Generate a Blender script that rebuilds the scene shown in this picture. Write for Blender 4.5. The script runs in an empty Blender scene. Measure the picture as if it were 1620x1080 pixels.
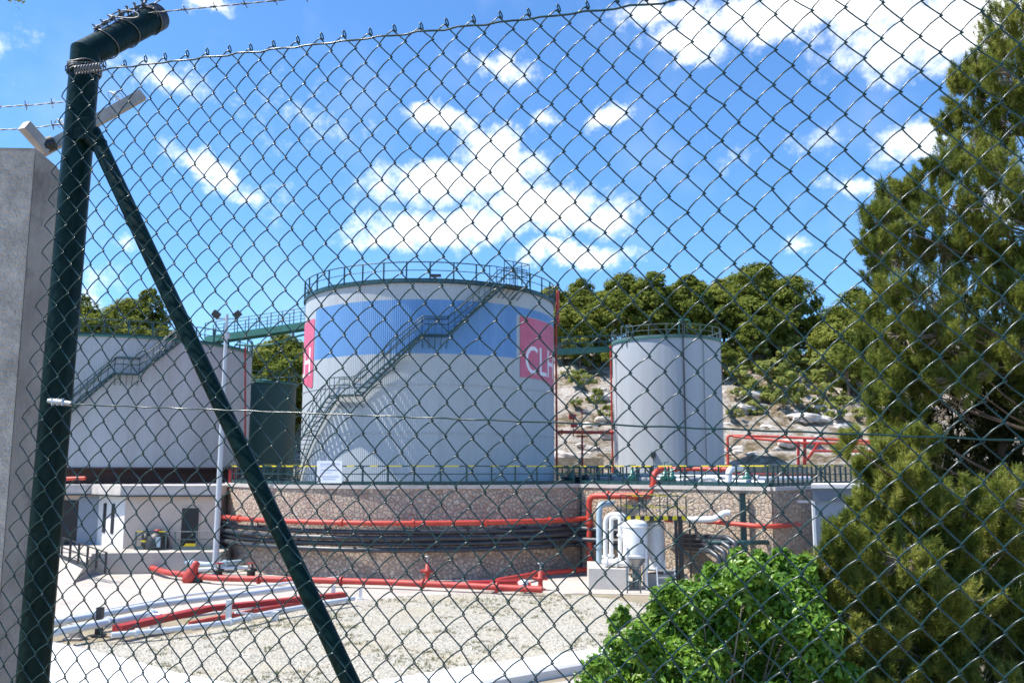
import bpy, math, random
import numpy as np
from mathutils import Vector, Matrix, noise

PI = math.pi
R = math.radians
S = bpy.context.scene
COL = S.collection
rng = np.random.default_rng(7)
random.seed(7)

# ------------------------------------------------------------------ camera
EYE = 5.6
F = 1400.0                       # focal length in pixels of a 1620 wide picture
PITCH = math.atan(200 / F)
cam_d = bpy.data.cameras.new("camera")
cam_d.sensor_width = 36.0
cam_d.lens = F / 1620 * 36
cam_d.clip_start = 0.05
cam_d.clip_end = 5000
cam_d.dof.use_dof = True
cam_d.dof.focus_distance = 2.6
cam_d.dof.aperture_fstop = 11.0
cam = bpy.data.objects.new("camera", cam_d)
COL.objects.link(cam)
cam.location = (0, 0, EYE)
cam.rotation_euler = (PI / 2 + PITCH, 0, 0)
S.camera = cam

# ------------------------------------------------------------------ light
SUN_EL, SUN_AZ = R(58), R(-92)          # azimuth from +Y towards +X
sun_dir = Vector((math.sin(SUN_AZ) * math.cos(SUN_EL), math.cos(SUN_AZ) * math.cos(SUN_EL), math.sin(SUN_EL)))
sd = bpy.data.lights.new("sun", 'SUN')
sd.energy = 5.0
sd.angle = R(0.55)
sd.color = (1.0, 0.955, 0.88)
so = bpy.data.objects.new("sun", sd)
COL.objects.link(so)
so.rotation_euler = sun_dir.to_track_quat('Z', 'Y').to_euler()
so.location = (-40, 0, 60)

S.view_settings.view_transform = 'Standard'
S.view_settings.look = 'None'
S.view_settings.gamma = 1.0
S.view_settings.exposure = 0.70
S.cycles.max_bounces = 6
S.cycles.transparent_max_bounces = 8
S.cycles.use_denoising = True

# ------------------------------------------------------------------ sky with clouds (by direction)
W = bpy.data.worlds.new("World")
S.world = W
W.use_nodes = True
nt = W.node_tree
nt.nodes.clear()
NN = nt.nodes.new
LK = nt.links.new
out = NN('ShaderNodeOutputWorld')
bg = NN('ShaderNodeBackground')
LK(bg.outputs[0], out.inputs[0])
sky = NN('ShaderNodeTexSky')
sky.sky_type = 'NISHITA'
sky.sun_disc = False
sky.sun_elevation = SUN_EL
sky.sun_rotation = SUN_AZ
sky.altitude = 50
sky.air_density = 1.0
sky.dust_density = 0.3
sky.ozone_density = 2.2
bg.inputs['Strength'].default_value = 0.135


def wmath(op, a, b=None, c=None):
    n = NN('ShaderNodeMath')
    n.operation = op
    for i, v in enumerate((a, b, c)):
        if v is None:
            continue
        if isinstance(v, (int, float)):
            n.inputs[i].default_value = v
        else:
            LK(v, n.inputs[i])
    return n.outputs[0]


tc = NN('ShaderNodeTexCoord')
sx = NN('ShaderNodeSeparateXYZ')
LK(tc.outputs['Generated'], sx.inputs[0])
az = wmath('ARCTAN2', sx.outputs[0], sx.outputs[1])
el = wmath('ARCSINE', sx.outputs[2])
cmb = NN('ShaderNodeCombineXYZ')
LK(az, cmb.inputs[0])
LK(el, cmb.inputs[1])
# warp the direction a little so that the cloud edges are torn
nz = NN('ShaderNodeTexNoise')
nz.inputs['Scale'].default_value = 22
nz.inputs['Detail'].default_value = 6
nz.inputs['Roughness'].default_value = 0.62
LK(cmb.outputs[0], nz.inputs['Vector'])
sub = NN('ShaderNodeVectorMath')
sub.operation = 'SUBTRACT'
LK(nz.outputs['Color'], sub.inputs[0])
sub.inputs[1].default_value = (.5, .5, .5)
scl = NN('ShaderNodeVectorMath')
scl.operation = 'SCALE'
LK(sub.outputs[0], scl.inputs[0])
scl.inputs['Scale'].default_value = 0.055
wv = NN('ShaderNodeVectorMath')
wv.operation = 'ADD'
LK(cmb.outputs[0], wv.inputs[0])
LK(scl.outputs[0], wv.inputs[1])


def ray(px, py):
    xv, yv = (px - 810) / F, (540 - py) / F
    return Vector((xv, math.cos(PITCH) - math.sin(PITCH) * yv, math.sin(PITCH) + math.cos(PITCH) * yv))


# azimuth / elevation of each cloud mass (degrees), its half sizes, tilt and weight
CLOUDS = [(700, 195, 75, 22, 12, 1.0), (785, 225, 75, 30, 14, 1.0), (700, 290, 150, 40, -6, 1.1), (790, 265, 80, 50, 0, 1.2),
          (860, 330, 120, 45, 4, 1.2), (700, 365, 165, 36, -4, 1.1), (590, 380, 70, 22, 0, .9), (960, 340, 60, 40, 0, .9),
          (910, 402, 110, 22, 2, 1.1), (800, 108, 68, 22, 14, .9), (965, 182, 48, 17, -10, .9), (862, 190, 28, 17, 0, .75),
          (335, 275, 88, 24, 24, 1.0), (385, 308, 40, 18, 10, .7), (265, 125, 110, 28, 10, .62), (340, 12, 50, 16, 10, .8),
          (1090, 70, 72, 30, 20, 1.1), (1060, 20, 110, 26, 0, 1.0), (1270, 18, 260, 42, 0, 1.25), (1500, 40, 190, 60, 0, 1.2),
          (1395, 95, 46, 36, 10, .95), (1445, 225, 60, 34, 0, 1.15), (1350, 292, 42, 20, 10, .8), (1262, 388, 26, 14, 0, .6),
          (1300, 215, 60, 30, 0, .42), (140, 478, 36, 18, 0, .8), (195, 378, 26, 14, 0, .55), (440, 330, 40, 40, 0, .4),
          (480, 190, 120, 60, 0, .34), (1600, 330, 90, 40, 0, .8), (40, 420, 120, 40, 10, .7), (-250, 300, 200, 60, 10, 1.0),
          (-300, 60, 240, 50, -10, 1.0), (1900, 200, 200, 70, 8, 1.1), (1150, 250, 40, 30, 0, .3)]
acc = None
for (cx, cy, rx, ry, tilt, wgt) in CLOUDS:
    d = ray(cx, cy).normalized()
    mp = NN('ShaderNodeMapping')
    mp.vector_type = 'TEXTURE'
    mp.inputs['Location'].default_value = (math.atan2(d.x, d.y), math.asin(d.z), 0)
    mp.inputs['Rotation'].default_value = (0, 0, -R(tilt))
    mp.inputs['Scale'].default_value = (rx * 1.25 / F, ry * 1.25 / F, 1)
    LK(wv.outputs[0], mp.inputs['Vector'])
    ln = NN('ShaderNodeVectorMath')
    ln.operation = 'LENGTH'
    LK(mp.outputs[0], ln.inputs[0])
    v = wmath('SUBTRACT', 1.0, ln.outputs['Value'])
    v = wmath('MULTIPLY', v, wgt)
    acc = v if acc is None else wmath('MAXIMUM', acc, v)
# clouds outside the picture: broad noise, so that the rest of the sky is alike
n2 = NN('ShaderNodeTexNoise')
n2.inputs['Scale'].default_value = 34
n2.inputs['Detail'].default_value = 8
n2.inputs['Roughness'].default_value = 0.68
LK(cmb.outputs[0], n2.inputs['Vector'])
dens = wmath('ADD', acc, wmath('MULTIPLY', wmath('SUBTRACT', n2.outputs['Fac'], .5), 1.5))
mr = NN('ShaderNodeMapRange')
mr.interpolation_type = 'SMOOTHSTEP'
LK(dens, mr.inputs['Value'])
mr.inputs['From Min'].default_value = 0.10
mr.inputs['From Max'].default_value = 1.0
# thin veil
n3 = NN('ShaderNodeTexNoise')
n3.inputs['Scale'].default_value = 9
n3.inputs['Detail'].default_value = 5
LK(cmb.outputs[0], n3.inputs['Vector'])
mr3 = NN('ShaderNodeMapRange')
LK(n3.outputs['Fac'], mr3.inputs['Value'])
mr3.inputs['From Min'].default_value = 0.5
mr3.inputs['From Max'].default_value = 0.8
mr3.inputs['To Max'].default_value = 0.10
fac = wmath('MAXIMUM', mr.outputs[0], mr3.outputs[0])
hs = NN('ShaderNodeHueSaturation')
hs.inputs['Saturation'].default_value = 1.0
hs.inputs['Value'].default_value = 1.0
hs.inputs['Hue'].default_value = 0.5
LK(sky.outputs[0], hs.inputs['Color'])
mixc = NN('ShaderNodeMix')
mixc.data_type = 'RGBA'
LK(fac, mixc.inputs['Factor'])
tnt = NN('ShaderNodeMix')
tnt.data_type = 'RGBA'
tnt.blend_type = 'MULTIPLY'
tnt.inputs['Factor'].default_value = 1.0
LK(hs.outputs[0], tnt.inputs['A'])
tnt.inputs['B'].default_value = (.54, .84, 1.12, 1)       # a cleaner, deeper blue than the default air
LK(tnt.outputs['Result'], mixc.inputs['A'])
mixc.inputs['B'].default_value = (7.6, 7.8, 8.0, 1)
LK(mixc.outputs['Result'], bg.inputs['Color'])


# ------------------------------------------------------------------ helpers
def pt(px, py, Y):
    d = ray(px, py)
    return Vector((d.x / d.y * Y, Y, EYE + d.z / d.y * Y))


def gp(px, py, z=0.0):
    d = ray(px, py)
    t = (z - EYE) / d.z
    return Vector((d.x * t, d.y * t, z))


def wloc(o):
    v = Vector((0, 0, 0))
    while o is not None:
        v += o.location
        o = o.parent
    return v


def tag(o, label=None, cat=None, group=None, kind=None):
    if label: o['label'] = label
    if cat: o['category'] = cat
    if group: o['group'] = group
    if kind: o['kind'] = kind
    return o


def thing(name, label, cat, loc=(0, 0, 0), group=None):
    o = bpy.data.objects.new(name, None)
    o.empty_display_size = 0.3
    COL.objects.link(o)
    o.location = loc
    return tag(o, label, cat, group)


def dup(o, parent=None):
    c = o.copy()
    COL.objects.link(c)
    c.parent = parent
    for ch in list(o.children):
        dup(ch, c)
    return c


class MB:
    def __init__(s):
        s.v, s.f, s.m, s.sm = [], [], [], []

    def add(s, vs, fs, mi=0, smooth=False):
        b = len(s.v)
        s.v += [tuple(v) for v in vs]
        for f in fs:
            s.f.append([i + b for i in f])
            s.m.append(mi)
            s.sm.append(smooth)
        return s

    def box(s, c, size, rz=0.0, mi=0, mat=None):
        x, y, z = size[0] / 2, size[1] / 2, size[2] / 2
        vs = [Vector((a * x, b * y, d * z)) for d in (-1, 1) for b in (-1, 1) for a in (-1, 1)]
        m = mat if mat is not None else Matrix.Rotation(rz, 3, 'Z')
        vs = [m @ v + Vector(c) for v in vs]
        return s.add(vs, [(0, 2, 3, 1), (4, 5, 7, 6), (0, 1, 5, 4), (2, 6, 7, 3), (0, 4, 6, 2), (1, 3, 7, 5)], mi)

    def bar(s, p0, p1, w, h, mi=0, up=Vector((0, 0, 1))):
        p0, p1 = Vector(p0), Vector(p1)
        d = (p1 - p0)
        L = d.length
        d = d / L
        if abs(d.dot(up)) > .98:
            up = Vector((0, 1, 0))
        a = d.cross(up).normalized()
        b = a.cross(d).normalized()
        m = Matrix((a, d, b)).transposed()
        return s.box((p0 + p1) / 2, (w, L, h), mat=m, mi=mi)

    def tube(s, pts, r, n=10, mi=0, closed=False, cap=True, smooth=True):
        pts = [Vector(p) for p in pts]
        N = len(pts)
        rs = r if isinstance(r, (list, tuple)) else [r] * N
        T = []
        for i in range(N):
            a = pts[(i - 1) % N] if (closed or i > 0) else pts[i]
            b = pts[(i + 1) % N] if (closed or i < N - 1) else pts[i]
            t = b - a
            T.append(t.normalized() if t.length > 1e-9 else Vector((0, 0, 1)))
        up = Vector((0, 0, 1)) if abs(T[0].z) < .9 else Vector((1, 0, 0))
        x = T[0].cross(up).normalized()
        vs = []
        for i in range(N):
            x = (x - T[i] * x.dot(T[i]))
            x = x.normalized() if x.length > 1e-6 else T[i].orthogonal().normalized()
            y = T[i].cross(x)
            for k in range(n):
                a = 2 * PI * k / n
                vs.append(pts[i] + (x * math.cos(a) + y * math.sin(a)) * rs[i])
        fs = []
        for i in range(N if closed else N - 1):
            j = (i + 1) % N
            for k in range(n):
                l = (k + 1) % n
                fs.append((i * n + k, i * n + l, j * n + l, j * n + k))
        s.add(vs, fs, mi, smooth)
        if cap and not closed:
            s.add(vs[:n], [tuple(range(n))[::-1]], mi)
            s.add(vs[-n:], [tuple(range(n))], mi)
        return s

    def revolve(s, c, prof, n=32, mi=0, smooth=True, a0=0.0, a1=2 * PI, axis=None):
        c = Vector(c)
        full = abs(a1 - a0) > 2 * PI - 1e-4
        k = n if full else n + 1
        m = axis if axis is not None else Matrix.Identity(3)
        vs = [c + m @ Vector((r * math.cos(a0 + (a1 - a0) * i / n), r * math.sin(a0 + (a1 - a0) * i / n), z)) for (r, z) in prof for i in range(k)]
        fs = []
        for j in range(len(prof) - 1):
            for i in range(n):
                i2 = (i + 1) % k if full else i + 1
                fs.append((j * k + i, j * k + i2, (j + 1) * k + i2, (j + 1) * k + i))
        return s.add(vs, fs, mi, smooth)

    def prism(s, poly, z0, z1, mi=0):
        n = len(poly)
        ar = sum(poly[i][0] * poly[(i + 1) % n][1] - poly[(i + 1) % n][0] * poly[i][1] for i in range(n))
        if ar < 0:
            poly = poly[::-1]
        vs = [(p[0], p[1], z0) for p in poly] + [(p[0], p[1], z1) for p in poly]
        fs = [tuple(range(n))[::-1], tuple(range(n, 2 * n))]
        fs += [(i, (i + 1) % n, n + (i + 1) % n, n + i) for i in range(n)]
        return s.add(vs, fs, mi)

    def build(s, name, mats, parent=None):
        me = bpy.data.meshes.new(name)
        off = wloc(parent) if parent is not None else Vector((0, 0, 0))
        me.from_pydata([(v[0] - off.x, v[1] - off.y, v[2] - off.z) for v in s.v], [], s.f)
        if not isinstance(mats, (list, tuple)):
            mats = [mats]
        for m in mats:
            me.materials.append(m)
        me.polygons.foreach_set('material_index', s.m)
        me.polygons.foreach_set('use_smooth', s.sm)
        me.update()
        o = bpy.data.objects.new(name, me)
        COL.objects.link(o)
        o.parent = parent
        return o


def fillet(pts, rad=0.3, seg=5):
    pts = [Vector(p) for p in pts]
    o = [pts[0]]
    for i in range(1, len(pts) - 1):
        a, b, c = pts[i - 1], pts[i], pts[i + 1]
        d1, d2 = (a - b), (c - b)
        r = min(rad, d1.length * .45, d2.length * .45)
        p, q = b + d1.normalized() * r, b + d2.normalized() * r
        for k in range(seg + 1):
            t = k / seg
            o.append(p * (1 - t) ** 2 + b * 2 * t * (1 - t) + q * t * t)
    o.append(pts[-1])
    return o


# ------------------------------------------------------------------ materials
def pmat(name, col, rough=.6, metal=0.0, var=.18, scale=3.0, bump=.15, bscale=40.0, col2=None, streak=0.0, stretch=(1, 1, 1), spec=.5, trans=0.0, dirt=None, dirt_amt=.5, dirt_scale=1.2):
    m = bpy.data.materials.new(name)
    m.use_nodes = True
    t = m.node_tree
    b = t.nodes['Principled BSDF']
    b.inputs['Roughness'].default_value = rough
    b.inputs['Metallic'].default_value = metal
    b.inputs['Specular IOR Level'].default_value = spec
    tcn = t.nodes.new('ShaderNodeTexCoord')
    mp = t.nodes.new('ShaderNodeMapping')
    mp.inputs['Scale'].default_value = stretch
    t.links.new(tcn.outputs['Object'], mp.inputs[0])
    n = t.nodes.new('ShaderNodeTexNoise')
    n.inputs['Scale'].default_value = scale
    n.inputs['Detail'].default_value = 7
    n.inputs['Roughness'].default_value = .62
    t.links.new(mp.outputs[0], n.inputs['Vector'])
    r = t.nodes.new('ShaderNodeValToRGB')
    r.color_ramp.elements[0].position = .3
    r.color_ramp.elements[1].position = .7
    c2 = col2 if col2 else tuple(min(1, c * (1 + var)) for c in col)
    c1 = tuple(c * (1 - var) for c in col)
    r.color_ramp.elements[0].color = (*c1, 1)
    r.color_ramp.elements[1].color = (*c2, 1)
    t.links.new(n.outputs['Fac'], r.inputs[0])
    last = r.outputs[0]
    if dirt:
        n4 = t.nodes.new('ShaderNodeTexNoise')
        n4.inputs['Scale'].default_value = dirt_scale
        n4.inputs['Detail'].default_value = 9
        n4.inputs['Roughness'].default_value = .7
        t.links.new(mp.outputs[0], n4.inputs['Vector'])
        q = t.nodes.new('ShaderNodeMapRange')
        q.inputs['From Min'].default_value = .52
        q.inputs['From Max'].default_value = .72
        q.inputs['To Max'].default_value = dirt_amt
        t.links.new(n4.outputs['Fac'], q.inputs[0])
        mx = t.nodes.new('ShaderNodeMix')
        mx.data_type = 'RGBA'
        t.links.new(q.outputs[0], mx.inputs['Factor'])
        t.links.new(last, mx.inputs['A'])
        mx.inputs['B'].default_value = (*dirt, 1)
        last = mx.outputs['Result']
    t.links.new(last, b.inputs['Base Color'])
    if bump:
        n5 = t.nodes.new('ShaderNodeTexNoise')
        n5.inputs['Scale'].default_value = bscale
        n5.inputs['Detail'].default_value = 5
        t.links.new(tcn.outputs['Object'], n5.inputs['Vector'])
        bp = t.nodes.new('ShaderNodeBump')
        bp.inputs['Strength'].default_value = bump
        bp.inputs['Distance'].default_value = .02
        t.links.new(n5.outputs['Fac'], bp.inputs['Height'])
        t.links.new(bp.outputs[0], b.inputs['Normal'])
    return m


def leafmat(name, c1, c2, c3, rough=.55, trans=.35, spec=.3):
    m = bpy.data.materials.new(name)
    m.use_nodes = True
    t = m.node_tree
    b = t.nodes['Principled BSDF']
    o = t.nodes['Material Output']
    b.inputs['Roughness'].default_value = rough
    b.inputs['Specular IOR Level'].default_value = spec
    a = t.nodes.new('ShaderNodeAttribute')
    a.attribute_name = 'tint'
    r = t.nodes.new('ShaderNodeValToRGB')
    r.color_ramp.elements[0].color = (*c1, 1)
    r.color_ramp.elements[1].color = (*c3, 1)
    e = r.color_ramp.elements.new(.5)
    e.color = (*c2, 1)
    t.links.new(a.outputs['Fac'], r.inputs[0])
    t.links.new(r.outputs[0], b.inputs['Base Color'])
    tr = t.nodes.new('ShaderNodeBsdfTranslucent')
    t.links.new(r.outputs[0], tr.inputs['Color'])
    mx = t.nodes.new('ShaderNodeMixShader')
    mx.inputs[0].default_value = trans
    t.links.new(b.outputs[0], mx.inputs[1])
    t.links.new(tr.outputs[0], mx.inputs[2])
    t.links.new(mx.outputs[0], o.inputs[0])
    return m


def stonemat(name, scale, cols, mortar, bump=.6, mw=.06):
    m = bpy.data.materials.new(name)
    m.use_nodes = True
    t = m.node_tree
    b = t.nodes['Principled BSDF']
    b.inputs['Roughness'].default_value = .9
    tcn = t.nodes.new('ShaderNodeTexCoord')
    nz = t.nodes.new('ShaderNodeTexNoise')
    nz.inputs['Scale'].default_value = scale * 1.2
    nz.inputs['Detail'].default_value = 3
    t.links.new(tcn.outputs['Object'], nz.inputs['Vector'])
    mxv = t.nodes.new('ShaderNodeMix')
    mxv.data_type = 'RGBA'
    mxv.blend_type = 'LINEAR_LIGHT'
    mxv.inputs['Factor'].default_value = .09
    t.links.new(tcn.outputs['Object'], mxv.inputs['A'])
    t.links.new(nz.outputs['Color'], mxv.inputs['B'])
    v1 = t.nodes.new('ShaderNodeTexVoronoi')
    v1.inputs['Scale'].default_value = scale
    v2 = t.nodes.new('ShaderNodeTexVoronoi')
    v2.feature = 'DISTANCE_TO_EDGE'
    v2.inputs['Scale'].default_value = scale
    for v in (v1, v2):
        t.links.new(mxv.outputs['Result'], v.inputs['Vector'])
    sp = t.nodes.new('ShaderNodeSeparateColor')
    t.links.new(v1.outputs['Color'], sp.inputs[0])
    r = t.nodes.new('ShaderNodeValToRGB')
    r.color_ramp.interpolation = 'LINEAR'
    els = r.color_ramp.elements
    els[0].color = (*cols[0], 1)
    els[1].color = (*cols[-1], 1)
    for i, c in enumerate(cols[1:-1]):
        e = els.new((i + 1) / (len(cols) - 1))
        e.color = (*c, 1)
    t.links.new(sp.outputs[0], r.inputs[0])
    n2 = t.nodes.new('ShaderNodeTexNoise')
    n2.inputs['Scale'].default_value = scale * 5
    n2.inputs['Detail'].default_value = 6
    t.links.new(tcn.outputs['Object'], n2.inputs['Vector'])
    mul = t.nodes.new('ShaderNodeMix')
    mul.data_type = 'RGBA'
    mul.blend_type = 'OVERLAY'
    mul.inputs['Factor'].default_value = .55
    t.links.new(r.outputs[0], mul.inputs['A'])
    t.links.new(n2.outputs['Fac'], mul.inputs['B'])
    q = t.nodes.new('ShaderNodeMapRange')
    q.inputs['From Max'].default_value = mw
    t.links.new(v2.outputs['Distance'], q.inputs[0])
    mx = t.nodes.new('ShaderNodeMix')
    mx.data_type = 'RGBA'
    mx.inputs['A'].default_value = (*mortar, 1)
    t.links.new(q.outputs[0], mx.inputs['Factor'])
    t.links.new(mul.outputs['Result'], mx.inputs['B'])
    t.links.new(mx.outputs['Result'], b.inputs['Base Color'])
    q2 = t.nodes.new('ShaderNodeMapRange')
    q2.inputs['From Max'].default_value = mw * 2.2
    t.links.new(v2.outputs['Distance'], q2.inputs[0])
    ad = t.nodes.new('ShaderNodeMath')
    ad.operation = 'MULTIPLY_ADD'
    t.links.new(n2.outputs['Fac'], ad.inputs[0])
    ad.inputs[1].default_value = .8
    t.links.new(q2.outputs[0], ad.inputs[2])
    bp = t.nodes.new('ShaderNodeBump')
    bp.inputs['Strength'].default_value = bump
    bp.inputs['Distance'].default_value = .09
    t.links.new(ad.outputs[0], bp.inputs['Height'])
    t.links.new(bp.outputs[0], b.inputs['Normal'])
    return m


M = {}
M['shell'] = pmat('tank_cladding', (.41, .44, .46), .5, 0.0, .06, .5, 0, stretch=(1, 1, .06), dirt=(.31, .30, .30), dirt_amt=.55, dirt_scale=1.1)
M['shell_small'] = pmat('small_tank_cladding', (.40, .42, .44), .5, 0.0, .10, .6, 0, stretch=(1, 1, .05), dirt=(.34, .30, .29), dirt_amt=.55, dirt_scale=1.6)
M['blue'] = pmat('blue_band_paint', (.115, .265, .52), .5, 0, .10, .6, 0, stretch=(1, 1, .06), dirt=(.24, .37, .58), dirt_amt=.5, dirt_scale=1.2)
M['pink'] = pmat('pink_panel_paint', (.60, .10, .17), .5, 0, .12, 1.2, 0, col2=(.64, .14, .24))
M['letter'] = pmat('white_lettering', (.78, .76, .80), .5, 0, .03, 2, 0)
M['roof'] = pmat('tank_roof', (.50, .55, .56), .5, 0, .1, .5, .1)
M['green'] = pmat('green_paint', (.02, .13, .10), .35, 0, .25, 6, .05, spec=.5, dirt=(.06, .11, .09), dirt_amt=.5, dirt_scale=4)
M['rail'] = pmat('dark_green_rail', (.010, .045, .048), .4, 0, .2, 6, 0)
M['green_tank'] = pmat('green_tank_paint', (.017, .06, .05), .5, 0, .2, 1.0, 0, stretch=(1, 1, .1))
M['greyrail'] = pmat('grey_green_rail', (.11, .15, .15), .5, 0, .2, 6, 0)
M['bridge'] = pmat('pale_green_bridge', (.035, .15, .115), .5, 0, .2, 3, 0)
M['post'] = pmat('fence_green_coat', (.0028, .0170, .0155), .36, 0, .4, 9, .12, 60, dirt=(.010, .038, .028), dirt_amt=.6, dirt_scale=16, spec=.13)
M['wire'] = pmat('wire_green_pvc', (.004, .034, .036), .27, 0, .25, 20, 0, spec=.5)
M['galv'] = pmat('galvanised_steel', (.42, .43, .44), .42, .55, .25, 14, .1, 80)
M['barb'] = pmat('barbed_wire_steel', (.16, .16, .16), .45, .6, .3, 60, 0)
M['greytube'] = pmat('weathered_grey_tube', (.36, .34, .32), .6, .1, .25, 14, .1, 80)
M['concrete_wall'] = pmat('rough_render', (.66, .57, .49), .95, 0, .3, 14, 1.0, 110, dirt=(.33, .28, .25), dirt_amt=.6, dirt_scale=5)
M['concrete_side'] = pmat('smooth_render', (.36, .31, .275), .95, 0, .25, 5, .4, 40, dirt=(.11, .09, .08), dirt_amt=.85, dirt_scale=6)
M['stone'] = stonemat('rubble_stone', 4.2, [(.44, .30, .23), (.58, .43, .33), (.53, .43, .34), (.64, .49, .37), (.45, .33, .27), (.57, .48, .39)], (.52, .43, .35), 1.0, .06)
M['stone2'] = stonemat('pale_rubble_stone', 3.9, [(.44, .33, .24), (.54, .43, .32), (.42, .35, .28), (.52, .38, .26)], (.30, .25, .20), .8, .06)
M['coping'] = pmat('coping_concrete', (.50, .45, .41), .9, 0, .15, 2, .2, 30)
M['concrete'] = pmat('pale_concrete', (.44, .395, .345), .92, 0, .14, .35, .2, 18, dirt=(.29, .25, .20), dirt_amt=.75, dirt_scale=.55)
M['white_conc'] = pmat('white_concrete', (.68, .66, .64), .9, 0, .08, 1.0, .15, 22, dirt=(.5, .47, .43), dirt_amt=.5, dirt_scale=2)
M['platform'] = pmat('worn_gravel_apron', (.20, .185, .165), .95, 0, .25, 1.2, .3, 14)
M['plinth'] = pmat('plinth_concrete', (.52, .48, .43), .9, 0, .1, 1.5, .2, 22)
M['building'] = pmat('beige_render', (.55, .45, .38), .9, 0, .08, .8, .15, 30, dirt=(.42, .36, .32), dirt_amt=.6, dirt_scale=1)
M['whitewall'] = pmat('white_render', (.66, .65, .64), .9, 0, .06, 1, .1, 30)
M['dark'] = pmat('dark_opening', (.012, .012, .014), .5, 0, .3, 4, 0)
M['bluegrey'] = pmat('blue_grey_panel', (.22, .26, .32), .6, 0, .06, 1.0, 0)
M['bluegrey_dark'] = pmat('blue_grey_fascia', (.12, .145, .19), .6, 0, .06, 1.0, 0)
M['white'] = pmat('white_paint', (.74, .74, .73), .45, 0, .05, 3, .05)
M['palepipe'] = pmat('pale_pipe_lagging', (.60, .62, .64), .42, .1, .08, 3, .05)
M['alu'] = pmat('aluminium_lagging', (.30, .31, .32), .32, .6, .1, 3, .05)
M['bluepipe'] = pmat('pale_blue_pipe', (.36, .46, .52), .5, 0, .08, 3, .05)
M['red'] = pmat('red_pipe_paint', (.42, .038, .028), .55, 0, .22, 2, .05, dirt=(.36, .10, .075), dirt_amt=.6, dirt_scale=3)
M['orange'] = pmat('orange_red_pipe_paint', (.50, .055, .032), .5, 0, .12, 1.5, .05, dirt=(.52, .11, .07), dirt_amt=.6, dirt_scale=2)
M['darkred'] = pmat('dark_red_paint', (.33, .018, .016), .5, 0, .2, 2, .05)
M['rust_shade'] = pmat('rust_and_shade_band', (.05, .025, .02), .8, 0, .3, 2, .1)  # rusty brown, darkened to carry the shadow gap under the left tank
M['blackpipe'] = pmat('black_pipe', (.035, .042, .05), .38, 0, .25, 2, .05, dirt=(.12, .12, .13), dirt_amt=.6, dirt_scale=1.5)
M['black'] = pmat('black_metal', (.02, .022, .024), .5, 0, .2, 4, 0)
M['yellow'] = pmat('yellow_paint', (.72, .56, .02), .5, 0, .1, 4, 0)
M['pole'] = pmat('pale_pole', (.50, .52, .55), .4, .1, .06, 2, 0)
M['bark'] = pmat('pine_bark', (.14, .10, .075), .95, 0, .4, 6, .8, 30)
M['twig'] = pmat('grey_twig', (.26, .21, .17), .9, 0, .3, 12, .3, 60)
M['sign'] = pmat('sign_board', (.74, .77, .82), .5, 0, .04, 2, 0)
M['signblue'] = pmat('sign_faded_print', (.52, .58, .72), .5, 0, .05, 3, 0)
M['tan'] = stonemat('tan_block_stone', 1.6, [(.44, .33, .20), (.52, .40, .26), (.48, .38, .27)], (.32, .24, .16), .6, .05)
M['boulder'] = pmat('limestone', (.56, .51, .46), .95, 0, .22, 1.6, 1.0, 6, dirt=(.30, .24, .17), dirt_amt=.8, dirt_scale=1.5)
M['needle_far'] = leafmat('far_pine_needles', (.07, .10, .018), (.175, .21, .036), (.28, .305, .062), .75, .45, .1)
M['needle_shade'] = leafmat('shade_painted_foliage', (.018, .022, .010), (.035, .042, .015), (.065, .068, .024), .8, .2, .05)  # inner shade of the crown put into the leaf colour
M['needle_far2'] = leafmat('far_pine_needles_light', (.085, .115, .020), (.215, .24, .04), (.34, .35, .08), .75, .45, .1)
M['scrub'] = leafmat('scrub_leaves', (.17, .205, .045), (.28, .31, .08), (.40, .39, .13), .75, .4, .1)
M['needle'] = leafmat('pine_needles', (.085, .12, .022), (.215, .25, .042), (.385, .39, .095), .6, .5, .2)
M['fig'] = leafmat('broad_leaves', (.055, .14, .012), (.13, .265, .022), (.27, .40, .055), .36, .34, .5)
M['weed'] = leafmat('weed_blades', (.10, .12, .04), (.20, .20, .09), (.34, .30, .16), .7, .2, .2)


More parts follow.
